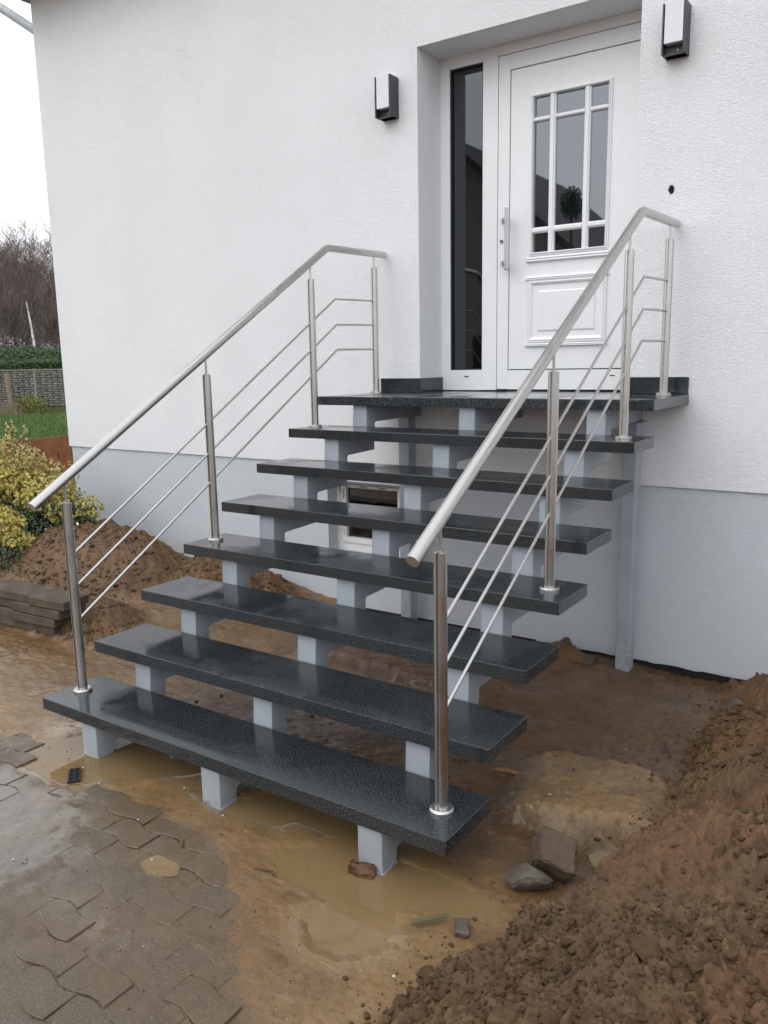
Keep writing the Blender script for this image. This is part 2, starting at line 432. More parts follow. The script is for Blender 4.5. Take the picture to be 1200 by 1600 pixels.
# ================================================================= ground height
Z0 = -1.42
def edge_x(y):
    return np.interp(y, [-5.5, -3.6, -3.1, -2.75, -2.45, -2.15, -1.7, -1.1, -.43, 0], [.95, 1.00, 1.14, 1.21, 1.33, 1.46, 1.44, 1.36, 1.33, 1.28])
def pave_mask(x, y):
    """1 where paving lies close under the surface"""
    n = fbm(x, y, 1.7, 3, 5) * .18
    return sst(.0, .16, (-2.66 + n * .6) - y - .10 * sst(-1, .4, x)) * sst(0, .22, (.86 - .55 * sst(-3.0, -2.6, y) * 0 + n) - x - .42 * sst(-3.25, -2.7, y)) * sst(-2.9, -2.2, x)
PUD = [  # cx, cy, rx, ry, rot, depth
    (-.72, -2.64, .30, .17, .25, .032), (-.45, -2.50, .28, .13, .5, .028),
    (.70, -2.70, .24, .12, .15, .030), (.84, -2.90, .13, .12, .6, .024), (.92, -2.62, .2, .07, 0, .02),
    (.10, -2.60, .22, .055, .05, .020), (.35, -2.50, .25, .06, 0, .018),
    (.145, -3.01, .05, .035, .3, .006)]
def height(x, y):
    # base: paved level in front, excavation deepening towards the house
    dig = sst(-2.5, -.9, y) * sst(-2.3, -1.0, x)
    z = Z0 - .155 * dig + .012 * fbm(x, y, 1.3, 4, 1)
    z = z - .03 * sst(.6, 1.1, x) * sst(-1.3, -.2, y)
    # spoil heap, right
    e = edge_x(y) + .10 * fbm(x, y, 2.2, 3, 9)
    amp = np.interp(y, [-5, -3.2, -2.2, -1.2, -.5, 0], [.42, .48, .58, .54, .32, .12])
    d = x - e
    hp = amp * (1 - np.exp(-np.clip(d, 0, None) / .50)) * sst(-.02, .12, d) + .03 * sst(-.02, .06, d)
    z = z + hp
    m_heap = sst(-.04, .06, d)
    z = z + m_heap * (.07 * fbm(x, y, 3.4, 4, 21) + .02 * fbm(x, y, 9, 4, 22))
    # clay bench with a cut front and the hollow under it
    bx = (x - 1.16) * .97 + (y + 1.74) * .25; by = -(x - 1.16) * .25 + (y + 1.74) * .97
    bn = .035 * fbm(x, y, 5, 3, 33)
    bench = sst(.36, .19, np.abs(bx) + bn * 1.6) * sst(.35, .24, np.abs(by) + bn * 1.6)
    z = z + (1 - m_heap) * .08 * bench + m_heap * bench * .02
    # left spoil heap against the wall
    r1 = np.sqrt(((x + 3.15) / .95) ** 2 + ((y + .72) / .55) ** 2) + .16 * fbm(x, y, 2.3, 4, 41)
    h1 = .36 * sst(1.15, .35, r1)
    r2 = np.sqrt(((x + 2.2) / .8) ** 2 + ((y + .45) / .5) ** 2) + .16 * fbm(x, y, 2.6, 3, 43)
    h2 = .16 * sst(1.1, .3, r2)
    r3 = np.sqrt(((x + 2.35) / .75) ** 2 + ((y + 1.55) / .35) ** 2) + .2 * fbm(x, y, 3.2, 3, 44)
    h3 = .13 * sst(1.1, .3, r3)
    hl = np.maximum(np.maximum(h1, h2), h3); m_l = np.clip(hl / .06, 0, 1)
    z = z + hl
    # ledge of undug ground under the stairs
    led = sst(-.03, .03, y + 1.02 + .05 * fbm(x, y, 4, 3, 51)) * sst(-1.1, -.9, x) * sst(.35, .1, x) * sst(-.2, -.45, y)
    z = z + .10 * led
    # lump by the wall
    z = z + .03 * np.exp(-(((x - .40) / .12) ** 2 + ((y + .10) / .07) ** 2) ** 1.5)
    z = z + .07 * np.exp(-(((x - .36) / .16) ** 2 + ((y + .14) / .10) ** 2))
    # puddle basins
    for cx, cy, rx, ry, ro, dp in PUD:
        c, s_ = math.cos(ro), math.sin(ro)
        u = ((x - cx) * c + (y - cy) * s_) / rx; v = (-(x - cx) * s_ + (y - cy) * c) / ry
        rr = np.sqrt(u * u + v * v) + .22 * fbm(x, y, 7, 3, 61)
        z = z - dp * sst(1.35, .55, rr)
    # small relief
    hol = np.exp(-(((x - 1.325) / .125) ** 2 + ((y + 2.17) / .095) ** 2) ** 2)
    pm = pave_mask(x, y) * (1 - m_heap)
    mud = 1 - pm
    z = z + mud * (.013 - .008 * sst(-2.1, -2.5, y)) * fbm(x, y, 9, 5, 71)
    w1, w1b, v1 = worley(x + .03 * fbm(x, y, 12, 2, 81), y, 17, 3)
    w2, w2b, v2 = worley(x, y + .015 * fbm(x, y, 25, 2, 82), 42, 7)
    rough = np.clip(m_heap + m_l * .9, 0, 1)
    cl = sst(-.25, .25, fbm(x, y, 2.1, 3, 91))
    w3, w3b, v3 = worley(x + .02 * fbm(x, y, 30, 2, 83), y, 78, 9)
    w4, w4b, v4 = worley(x + .01 * fbm(x, y, 60, 2, 87), y + .01 * fbm(x, y, 60, 2, 88), 30, 10)
    z = z + rough * (.030 * (.55 - w4) * (.2 + v4) * sst(-.3, .2, fbm(x, y, 4, 3, 89)) + .010 * fbm(x, y, 70, 3, 98))
    w0, w0b, v0 = worley(x + .05 * fbm(x, y, 6, 2, 84), y, 8, 12)
    z = z + rough * .055 * (.7 - w0) * (v0 > .40) * sst(-.2, .3, fbm(x, y, 2.5, 2, 85))
    z = z + rough * ((.040 * (.62 - w1) * (v1 > .4) + .022 * (.6 - w2) * (.3 + v2)) * (.35 + .65 * cl) + .013 * (.6 - w3) * (v3 > .3) + .018 * fbm(x, y, 24, 4, 95))
    z = z + (1 - rough) * mud * (.006 - .0035 * sst(-2.1, -2.5, y)) * fbm(x, y, 40, 3, 97)
    # paved zone: mud skin just under / over the stones
    skin = Z0 - .0008 + .0085 * fbm(x, y, 2.4, 4, 101) + .0045 * fbm(x, y, 16, 4, 103)
    skin = skin - .0012
    pud_here = np.zeros_like(x)
    for cx, cy, rx, ry, ro, dp in PUD[:7]:
        pud_here = np.maximum(pud_here, sst(2.0, 1.2, np.sqrt(((x - cx) / rx) ** 2 + ((y - cy) / ry) ** 2)))
    k = pm * (1 - pud_here)
    z = z * (1 - k) + skin * k
    z = z * (1 - hol) + (Z0 - .13 + .02 * fbm(x, y, 14, 3, 131)) * hol
    return z, rough, pm, bench * (1 - m_heap * .5), m_l, m_heap

def axis_steps(segs):
    out = [segs[0][0]]
    for a, b, d in segs:
        n = max(1, int(round((b - a) / d))); out += list(np.linspace(a, b, n + 1)[1:])
    return np.array(out)
gx = axis_steps([(-5.4, -3.6, .03), (-3.6, -1.2, .014), (-1.2, .9, .0115), (.9, 1.9, .0048), (1.9, 2.35, .009), (2.35, 3.4, .03)])
gy = axis_steps([(-5.2, -3.6, .03), (-3.6, -3.3, .0065), (-3.3, -1.9, .0055), (-1.9, -1.2, .008), (-1.2, .06, .0115)])
X, Y = np.meshgrid(gx, gy, indexing='ij')
Zg, rough_, pm_, bench_, ml_, mh_ = height(X, Y)
nx, ny = X.shape
idx = np.arange(nx * ny).reshape(nx, ny)
F = np.stack([idx[:-1, :-1], idx[1:, :-1], idx[1:, 1:], idx[:-1, 1:]], -1).reshape(-1, 4)
ground = pydata('ground', np.stack([X, Y, Zg], -1).reshape(-1, 3), F, M['soil'], smooth=True)
tag(ground, 'wet brown mud and churned soil around the new stairs', kind='structure')
def attr(name, a):
    at = ground.data.attributes.new(name, 'FLOAT', 'POINT'); at.data.foreach_set('value', np.clip(a, 0, 1).astype(np.float32).ravel())
big = fbm(X, Y, 1.6, 4, 201)
clay = 1.0 * sst(-2.30, -2.6, Y) * sst(1.5, 1.0, X) * (1 - mh_) + bench_ * 1.3 + .55 * sst(-.9, -1.3, X) * (1 - ml_ * .75)
clay = clay * (.75 + .5 * big) + .12 * (1 - rough_) + .35 * sst(.15, .5, fbm(X, Y, 2.7, 3, 207)) * mh_ * .6
attr('clay', clay); attr('grit', np.clip(pm_ * 1.9 - .45 + .9 * fbm(X, Y, 3.0, 4, 231), 0, 1) * sst(.02, .5, pm_) * (1 - mh_))
silt = np.zeros_like(X)
for cx, cy, rx, ry, ro, dp in PUD:
    silt = np.maximum(silt, sst(1.75, 1.1, np.sqrt(((X - cx) / rx) ** 2 + ((Y - cy) / ry) ** 2) + .35 * fbm(X, Y, 6, 4, 221)))
attr('silt', silt * (1 - mh_))
attr('ruddy', sst(-.2, .4, fbm(X, Y, 1.9, 4, 211)) * .8 + ml_ * .3)
attr('wet', np.clip(1 - rough_ * .85, 0, 1))
def zat(x, y):
    i = int(np.clip(np.searchsorted(gx, x), 0, nx - 1)); j = int(np.clip(np.searchsorted(gy, y), 0, ny - 1)); return float(Zg[i, j])

# outer ground: lawn behind, open plot around, reaching the horizon
def quad(name, pts, m, label=None):
    me = bpy.data.meshes.new(name); me.from_pydata([Vector(p) for p in pts], [], [tuple(range(len(pts)))]); me.update()
    o = link(name, me, m); tag(o, label, kind='structure'); return o
zz = Z0 - .01
quad('lawn', [(-400, -5.2, zz), (-5.4, -5.2, zz), (-5.4, 400, zz), (-400, 400, zz)], M['lawn'], 'green lawn beyond the low board fence')
quad('field', [(-400, -400, zz), (400, -400, zz), (400, -5.2, zz), (-400, -5.2, zz)], M['soil'], 'open muddy plot in front of the house')
quad('plot', [(3.4, -5.2, zz), (400, -5.2, zz), (400, 400, zz), (3.4, 400, zz)], M['soil'], 'bare plot to the right of the house')

# ---------------------------------------------------------------- pavement of wave-edged pavers
PL, PW, PA = .198, .1035, .011
pave = empty('pavement', (0, 0, 0)); tag(pave, 'muddy interlocking concrete pavers with wavy joints in front of the stairs', kind='structure')
def paver_mesh(seed, sg=1):
    rnd = random.Random(seed)
    def wv(t): # wavy long edge, period = PL/2... one s-curve per half stone
        return sg * PA * math.sin(2 * math.pi * t / (PL))
    gp = .0028
    n = 6; lo = []; hi = []
    for i in range(n + 1):
        x = -PL / 2 + gp + (PL - 2 * gp) * i / n
        lo.append((x, -PW / 2 + gp + wv(x))); hi.append((x, PW / 2 - gp - wv(x) * -1))
    poly = lo + hi[::-1]
    bm = bmesh.new()
    cx = 0; top = [bm.verts.new((x * .975, y * .955 + (wv(x) * .045), 0)) for x, y in poly]
    rim = [bm.verts.new((x, y, -.0022)) for x, y in poly]
    bot = [bm.verts.new((x, y, -.03)) for x, y in poly]
    k = len(poly)
    bm.faces.new(top)
    for i in range(k):
        j = (i + 1) % k
        bm.faces.new((top[i], rim[i], rim[j], top[j])); bm.faces.new((rim[i], bot[i], bot[j], rim[j]))
    bmesh.ops.recalc_face_normals(bm, faces=bm.faces)
    me = bpy.data.meshes.new('paver'); bm.to_mesh(me); bm.free(); me.materials.append(M['paver']); return me
pm_a = [paver_mesh(1, 1), paver_mesh(1, -1)]
cands = []
for r in range(-2, 22):
    y = -2.62 - r * PW
    for c_ in range(-18, 14):
        x = c_ * PL + (PL / 2 if r % 2 else 0)
        cands.append((x, y, r % 2))
camv = Vector(cam.matrix_world.translation)
def inview(p):
    d = Vector(p) - camv; z = d.dot(fw)
    if z < .1: return None
    return 600 + 1268.1 * d.dot(rt) / z, 800 - 1268.1 * d.dot(up) / z
cnt = 0
rest = []
def in_pud(x, y, k=1.0): return any(math.hypot((x - c[0]) / c[2], (y - c[1]) / c[3]) < k for c in PUD[:7])
for (x, y, odd) in cands:
    if in_pud(x, y, 1.25) or pave_mask(np.array([x]), np.array([y]))[0] < .35: continue
    if y > -2.45 or x > 1.15 or (y > -2.62 and x < -1.2): continue
    q = inview((x, y, Z0))
    if q and -60 < q[0] < 1250 and 0 < q[1] < 1680 and cnt < 295:
        o = bpy.data.objects.new('paver', pm_a[odd]); C.objects.link(o); o.parent = pave
        o.location = (x, y, Z0 + random.uniform(-.003, .003)); o.rotation_euler = (random.uniform(-.014, .014), random.uniform(-.014, .014), random.uniform(-.006, .006))
        cnt += 1
    else: rest.append((x, y))
V = []; Fq = []
for (x, y) in rest:
    if y > -3.0: continue
    b0 = len(V)
    a, b = PL / 2 - .003, PW / 2 - .003
    V += [(x - a, y - b, Z0), (x + a, y - b, Z0), (x + a, y + b, Z0), (x - a, y + b, Z0), (x - a, y - b, Z0 - .03), (x + a, y - b, Z0 - .03), (x + a, y + b, Z0 - .03), (x - a, y + b, Z0 - .03)]
    Fq += [(b0, b0 + 1, b0 + 2, b0 + 3), (b0, b0 + 4, b0 + 5, b0 + 1), (b0 + 1, b0 + 5, b0 + 6, b0 + 2), (b0 + 2, b0 + 6, b0 + 7, b0 + 3), (b0 + 3, b0 + 7, b0 + 4, b0)]
if V:
    o = pydata('outer_pavers', V, Fq, M['paver'], pave); tag(o, kind='stuff')

# ---------------------------------------------------------------- puddles
def puddle(name, cx, cy, rx, ry, z, m, label, seed=0):
    bm = bmesh.new(); n = 40; rnd = random.Random(seed)
    ph = [rnd.uniform(0, 6.28) for _ in range(4)]
    vs = []
    for i in range(n):
        a = 2 * math.pi * i / n; k = 1 + .10 * math.sin(2 * a + ph[0]) + .07 * math.sin(3 * a + ph[1]) + .05 * math.sin(5 * a + ph[2])
        vs.append(bm.verts.new((cx + rx * k * math.cos(a), cy + ry * k * math.sin(a), z)))
    bm.faces.new(vs)
    o = obj(name, bm, m)
    if o.data.polygons[0].normal.z < 0: o.data.flip_normals()
    tag(o, label, kind='structure'); return o
puddle('puddle', -.62, -2.58, .62, .34, Z0 - .008, M['murky'], 'murky brown puddle around the front left leg of the stairs', 1)
puddle('puddle', .78, -2.78, .44, .36, Z0 - .0092, M['murky'], 'large murky puddle in front of the right leg of the stairs', 2)
puddle('puddle', .20, -2.56, .46, .17, Z0 - .0104, M['murky'], 'narrow murky puddle beside the middle leg of the stairs', 3)
puddle('puddle', .145, -3.01, .07, .05, Z0 - .0005, M['murky'], 'small round puddle in the middle of the paving', 4)

# ================================================================= HOUSE
house = empty('house', (0, 0, 0)); tag(house, 'white rendered house with bluish grey plinth and recessed front door', 'house')
WX0, WX1 = -4.495, 6.0
DX0, DX1, DZ = -.6825, .686, 2.082      # door opening
DD = .28
bm = bmesh.new()
box(bm, WX0, DX0, 0, .36, -.512, 3.30); box(bm, DX1, WX1, 0, .36, -.512, 3.30)
box(bm, DX0, DX1, 0, .36, DZ, 3.30); box(bm, DX0, DX1, 0, .36, -.512, -.056)
box(bm, WX0, WX0 + .3, .36, 9, -.512, 3.30); box(bm, WX1 - .3, WX1, .36, 9, -.512, 3.30); box(bm, WX0, WX1, 9, 9.3, -.512, 3.3)
obj('wall', bm, M['render'], house)
# plinth, set back 14 mm, with the cellar window opening
CX0, CX1, CZ0, CZ1 = -1.49, -.69, -1.16, -.632
bm = bmesh.new(); py = .014
box(bm, WX0 + .02, CX0, py, .36, -1.548, -.512); box(bm, CX1, WX1, py, .36, -1.548, -.512)
box(bm, CX0, CX1, py, .36, CZ1, -.512); box(bm, CX0, CX1, py, .36, -1.548, CZ0)
box(bm, WX0 + .02, WX0 + .32, .36, 9, -1.548, -.512)
obj('plinth', bm, M['plinth'], house)
bm = bmesh.new(); box(bm, WX0 + .03, WX1, .028, .36, -2.0, -1.549); obj('bitumen_base', bm, M['bitumen'], house)
# ragged lower edge of the render over the bitumen
bm = bmesh.new(); xs = np.arange(.15, 1.9, .022); up_ = []; lo_ = []
for x in xs:
    up_.append((x, -1.5475)); lo_.append((x, -1.553 - .012 * abs(float(fbm(np.array([x]), np.array([2.0]), 9, 3, 5)[0]))))
prism(bm, up_ + lo_[::-1], 'y', .0155, .029); obj('render_edge', bm, M['plinth'], house)
# floor & partition inside so the panes look into a dim hall
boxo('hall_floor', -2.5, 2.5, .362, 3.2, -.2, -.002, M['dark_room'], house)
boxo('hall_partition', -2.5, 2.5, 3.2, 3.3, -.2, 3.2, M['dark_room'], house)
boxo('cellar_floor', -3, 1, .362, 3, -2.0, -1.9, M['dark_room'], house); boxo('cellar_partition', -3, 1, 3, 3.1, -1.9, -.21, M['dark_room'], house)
# roof: soffit, fascia, pitched tiles (above the picture, shades the wall)
boxo('soffit', WX0 - .18, WX1 + .4, -.36, 9.5, 3.301, 3.33, M['soffit'], house)
boxo('fascia', WX0 - .18, WX1 + .4, -.39, -.362, 3.28, 3.46, M['soffit'], house)
bm = bmesh.new(); prism(bm, [(-.42, 3.42), (4.5, 6.2), (9.6, 3.42), (9.6, 3.36), (4.5, 3.34), (-.42, 3.36)], 'x', WX0 - .2, WX1 + .45)
obj('roof', bm, M['roof'], house)
bm = bmesh.new(); tube(bm, [(-5.75, .25, 3.72), (-5.24, .25, 3.42), (-4.56, .25, 3.0), (-4.56, .25, -1.4)], .04, 14)
pipe = obj('downpipe', bm, M['zinc'], house); set_sharp(pipe)
boxo('pipe_clip', -4.60, -4.497, .235, .262, 2.2, 2.23, M['zinc'], house)

# ---- front door assembly (sidelight + door), front face at y = DD
door = empty('front_door', (0, 0, 0), parent=house)
yf = DD
def strip(name, x0, x1, z0, z1, y0, y1, m='white_pvc', par=door, bev=.002):
    return boxo(name, x0, x1, y0, y1, z0, z1, M[m], par, bev)
bm = bmesh.new()
fx = dict(a=-.6825, b=-.6145, c=-.377, d=-.2725)
T0, T1 = .006, DZ
box(bm, fx['a'], fx['b'], yf, yf + .07, T0, T1, .002); box(bm, fx['c'], fx['d'], yf, yf + .07, T0, T1, .002)
box(bm, fx['b'], fx['c'], yf + .0005, yf + .07, 2.013, T1, 0); box(bm, fx['b'], fx['c'], yf + .0005, yf + .07, T0, .138, 0)
obj('sidelight_frame', bm, M['white_pvc'], door)
# glazing bead
bm = bmesh.new()
box(bm, -.6145, -.606, yf + .012, yf + .05, .138, 2.013); box(bm, -.3855, -.377, yf + .012, yf + .05, .138, 2.013)
box(bm, -.606, -.3855, yf + .012, yf + .05, 2.0045, 2.013); box(bm, -.606, -.3855, yf + .012, yf + .05, .138, .1465)
obj('glazing_gasket', bm, M['rubber'], door)
boxo('sidelight_pane', -.607, -.384, yf + .030, yf + .034, .146, 2.006, M['side_glass'], door)
strip('transom_head', -.2715, .686, 2.0225, DZ, yf, yf + .07, bev=.002)
bm = bmesh.new()
box(bm, -.2675, -.190, yf - .002, yf + .07, .012, 2.0175, .003)
box(bm, .607, .683, yf - .002, yf + .07, .012, 2.0175, .003)
box(bm, -.190, .607, yf - .0015, yf + .07, 1.930, 2.0175, 0); box(bm, -.190, .607, yf - .0015, yf + .07, .012, .134, 0)
obj('door_frame', bm, M['white_pvc'], door)
strip('threshold', -.2675, .683, .0005, .0115, yf + .01, yf + .09, 'rubber', bev=0)
boxo('gap_backing', -.272, .686, yf + .045, yf + .069, .044, 2.02, M['rubber'], door)
# leaf with openings for nine panes
LX0, LX1, LZ0, LZ1 = -.1825, .6015, .1405, 1.9225
leafp = empty('door_leaf', (0, 0, 0), parent=door)
OX0, OX1, OZ0, OZ1 = -.030, .430, .850, 1.744
bm = bmesh.new(); yl = yf - .001; yb = yf + .06
box(bm, LX0, OX0, yl, yb, LZ0, LZ1); box(bm, OX1, LX1, yl, yb, LZ0, LZ1)
box(bm, OX0, OX1, yl, yb, OZ1, LZ1); box(bm, OX0, OX1, yl, yb, LZ0, OZ0)
obj('panel', bm, M['white_pvc'], leafp)
def mitre_frame(name, x0, x1, z0, z1, prof, m, par):
    """picture-frame moulding; prof = [(inset, y)...] from outside to inside"""
    bm = bmesh.new(); rings = []
    for ins, y in prof:
        rings.append([bm.verts.new((x, y, z)) for x, z in ((x0 + ins, z0 + ins), (x1 - ins, z0 + ins), (x1 - ins, z1 - ins), (x0 + ins, z1 - ins))])
    for a, b in zip(rings, rings[1:]):
        for j in range(4): bm.faces.new((a[j], a[(j + 1) % 4], b[(j + 1) % 4], b[j]))
    return obj(name, bm, m, par)
mitre_frame('glazing_moulding', -.052, .452, .826, 1.766, [(0, yl), (.003, yl - .010), (.008, yl - .010), (.011, yl - .015), (.017, yl - .019), (.022, yl - .012), (.0222, yl + .02)], M['white_pvc'], leafp)
# glazing bars
cols = [(-.026, .071), (.111, .285), (.325, .422)]; rows = [(1.631, 1.739), (.998, 1.603), (.857, .961)]
bm = bmesh.new()
def bar_v(x0, x1, z0, z1, pr=.0):
    w = (x1 - x0)
    prof = [(x0, yl + .02), (x0 + .002, yl - .002), (x0 + w * .22, yl - .006), (x0 + w * .28, yl - .011 - pr), (x1 - w * .28, yl - .011 - pr), (x1 - w * .22, yl - .006), (x1 - .002, yl - .002), (x1, yl + .02)]
    prism(bm, prof, 'z', z0, z1)
def bar_h(z0, z1, x0, x1, pr=.0):
    w = (z1 - z0)
    prof = [(yl + .02, z0), (yl - .002, z0 + .002), (yl - .006, z0 + w * .22), (yl - .010 - pr, z0 + w * .28), (yl - .010 - pr, z1 - w * .28), (yl - .006, z1 - w * .22), (yl - .002, z1 - .002), (yl + .02, z1)]
    prism(bm, prof, 'x', x0, x1)
bar_v(.071, .111, .848, 1.744); bar_v(.285, .325, .848, 1.744)
for x0, x1 in ((-.030, .0725), (.1095, .2865), (.3235, .430)):
    bar_h(1.603, 1.631, x0, x1); bar_h(.961, .998, x0, x1)
obj('glazing_bars', bm, M['white_pvc'], leafp)
for z0, z1 in rows:
    for x0, x1 in cols:
        boxo('pane', x0 - .001, x1 + .001, yl + .012, yl + .016, z0 - .006, z1 + .006, M['glass'], leafp)
boxo('inner_spacer', -.030, -.018, yl + .020, yl + .03, .85, 1.744, M['rubber'], leafp)
# drip sill under the glazing, lower panel mouldings
bm = bmesh.new(); prism(bm, [(yl, .824), (yl - .016, .822), (yl - .022, .812), (yl - .015, .806), (yl - .020, .798), (yl - .004, .790), (yl, .790)], 'x', -.064, .462)
obj('glazing_sill', bm, M['white_pvc'], leafp)
mitre_frame('panel_moulding', -.058, .452, .300, .690, [(0, yl), (.002, yl - .010), (.008, yl - .014), (.012, yl - .008), (.020, yl - .016), (.028, yl - .012), (.036, yl - .001), (.040, yl - .0005)], M['white_pvc'], leafp)
mitre_frame('raised_field', .012, .382, .372, .618, [(0, yl - .0006), (.004, yl - .006), (.010, yl - .008), (.1, yl - .0082)], M['white_pvc'], leafp)
bm = bmesh.new(); box(bm, .020, .374, yl - .0083, yl - .0005, .38, .61); obj('field_panel', bm, M['white_pvc'], leafp)
for n_, z in (('top_trim', .690), ('bottom_trim', .286)):
    bm = bmesh.new(); prism(bm, [(yl, z + .014), (yl - .014, z + .013), (yl - .020, z + .006), (yl - .013, z + .003), (yl - .018, z - .003), (yl - .003, z - .008), (yl, z - .008)], 'x', -.066, .460)
    obj(n_, bm, M['white_pvc'], leafp)
# pull handle with two raking brackets, lock
M['alu'] = simple('satin_aluminium', (.52, .52, .53), .38, metal=.75, var=.06)
hnd = empty('door_handle', (0, 0, 0), parent=door)
bm = bmesh.new(); box(bm, -.180, -.148, yf - .092, yf - .070, .750, 1.128, .006, 2); obj('grip', bm, M['alu'], hnd)
for z in (1.058, .802):
    bm = bmesh.new(); tube(bm, [(-.230, yf - .003, z), (-.205, yf - .045, z), (-.168, yf - .072, z + .002)], .01, 12, radii=[.014, .0125, .010])
    obj('bracket', bm, M['alu'], hnd, smooth=True)
bm = bmesh.new(); tube(bm, [(-.238, yf - .0022, .936), (-.238, yf - .007, .936)], .0125, 18); obj('lock_ring', bm, M['alu'], door)
bm = bmesh.new(); tube(bm, [(-.238, yf - .0072, .936), (-.238, yf - .009, .936)], .0075, 14); obj('lock_cylinder', bm, M['rubber'], door)
for x in (-.49, .50):
    boxo('drain_slot', x - .016, x + .016, yf - .0028, yf - .0003, .093, .099, M['rubber'], door)
# round balloon hanging in the hall behind the glass
# ---- skirting
M['granite_dry'] = M['granite']
for (x0, x1) in ((-.985, DX0 - .0005), (DX1 + .0005, 1.014)):
    boxo('skirting', x0, x1, -.013, -.0005, .0015, .092, M['granite'], house, .0015)
boxo('skirting', DX0 + .0005, DX0 + .0125, -.013, DD - .001, .0015, .092, M['granite'], house, .0015)
boxo('skirting', DX1 - .0125, DX1 - .0005, -.013, DD - .001, .0015, .092, M['granite'], house, .0015)
# ---- ragged cable hole right of the door
bm = bmesh.new(); rnd = random.Random(3); ring = []; ring2 = []
for i in range(14):
    a = 2 * math.pi * i / 14; k = rnd.uniform(.85, 1.2)
    ring.append((.876 + .0155 * k * math.cos(a), 1.062 + .021 * k * math.sin(a) + .002))
prism(bm, ring, 'y', -.0012, .0005); obj('cable_hole', bm, M['black_hole'], house)
bm = bmesh.new(); tube(bm, [(.868, -.0005, 1.083), (.872, -.012, 1.078), (.884, -.016, 1.079), (.888, -.004, 1.066)], .0035, 6); obj('cable_stub', bm, M['rubber'], house, smooth=True)
# ---- cellar window
cw = empty('cellar_window', (0, 0, 0), parent=house); yc = .125
M['tape'] = simple('protective_film', (.56, .54, .50), .4, var=.12, sc=30)
bm = bmesh.new()
box(bm, CX0, CX0 + .052, yc, yc + .07, CZ0, CZ1); box(bm, CX1 - .052, CX1, yc, yc + .07, CZ0, CZ1)
box(bm, CX0 + .052, CX1 - .052, yc, yc + .07, CZ1 - .035, CZ1); box(bm, CX0 + .052, CX1 - .052, yc, yc + .07, CZ0, CZ0 + .052)
obj('frame', bm, M['white_pvc2'], cw)
sx0, sx1, sz0, sz1 = CX0 + .056, CX1 - .056, CZ0 + .056, CZ1 - .039
bm = bmesh.new()
box(bm, sx0, sx0 + .038, yc - .012, yc + .05, sz0, sz1); box(bm, sx1 - .2, sx1, yc - .012, yc + .05, sz0, sz1)
box(bm, sx0 + .038, sx1 - .2, yc - .012, yc + .05, sz1 - .022, sz1); box(bm, sx0 + .038, sx1 - .2, yc - .012, yc + .05, sz0, sz0 + .040)
obj('sash', bm, M['white_pvc2'], cw)
boxo('pane', sx0 + .037, sx1 - .199, yc + .015, yc + .02, sz0 + .039, sz1 - .021, M['side_glass'], cw)
boxo('sash_gap', sx0 - .004, sx1 + .004, yc + .052, yc + .06, sz0 - .004, sz1 + .004, M['rubber'], cw)
bpy.data.objects['sash_gap'].hide_render = False
# printed film strips left on the new window
fst = empty('printed_film', (0, 0, 0), parent=cw)
def text(body, size, loc, rot, m, par, name='print'):
    cu = bpy.data.curves.new(name, 'FONT'); cu.body = body; cu.size = size; cu.extrude = .0002; cu.align_x = 'LEFT'; cu.offset = .0006
    t = bpy.data.objects.new(name, cu); C.objects.link(t)
    dg = bpy.context.evaluated_depsgraph_get(); me = bpy.data.meshes.new_from_object(t.evaluated_get(dg))
    bpy.data.objects.remove(t)
    o = link(name, me, m, par); me.materials.clear(); me.materials.append(m)
    o.location = loc; o.rotation_euler = rot; return o
boxo('film_strip', sx0 + .002, sx1 - .16, yc - .0135, yc - .0122, sz1 - .0205, sz1 - .001, M['tape'], fst)
boxo('film_strip', sx0 + .008, sx0 + .034, yc - .0135, yc - .0122, sz0 + .05, sz1 - .021, M['tape'], fst)
boxo('film_strip', CX0 + .024, CX0 + .050, yc - .0015, yc - .0002, CZ0 + .12, CZ1 - .002, M['tape'], fst)
M['ink'] = simple('black_print', (.02, .02, .02), .5)
for x in (sx0 + .01, sx0 + .165, sx0 + .325): text('Fenster', .0225, (x, yc - .0139, sz1 - .0185), (R(90), 0, 0), M['ink'], fst)
text('Fenster', .026, (sx0 + .012, yc - .0139, sz1 - .03), (R(90), R(90), 0), M['ink'], fst)
text('Fenster', .026, (CX0 + .028, yc - .0019, CZ1 - .03), (R(90), R(90), 0), M['ink'], fst)

# ================================================================= wall lamps
def wall_lamp(x0, label):
    w = .113; z0, z1 = 1.698, 1.934; d = .10; t = .007
    r = empty('wall_lamp', (x0, 0, z0)); tag(r, label, 'wall lamp', 'wall lamps beside the front door')
    bm = bmesh.new()
    box(bm, 0, w, -.012, -.0005, 0, z1 - z0)                        # back plate
    box(bm, 0, t, -d, -.012, 0, z1 - z0); box(bm, w - t, w, -d, -.012, 0, z1 - z0)
    box(bm, t, w - t, -d * .72, -.012, 0, t)
    box(bm, t, w - t, -.055, -.012, .0, .042)
    obj('housing', bm, M['anthracite'], r)
    bm = bmesh.new(); box(bm, t + .004, w - t - .003, -d + .001, -.035, .048, z1 - z0 + .006, .003, 2); obj('diffuser', bm, M['opal'], r)
    bm = bmesh.new(); tube(bm, [(w * .62, -.0552, .022), (w * .62, -.0575, .022)], .005, 12); obj('screw', bm, M['zinc'], r)
    return r
wall_lamp(-.932, 'dark grey wall lamp with pale diffuser on the wall left of the front door')
wall_lamp(.822, 'dark grey wall lamp with pale diffuser right of the front door above the cable hole')

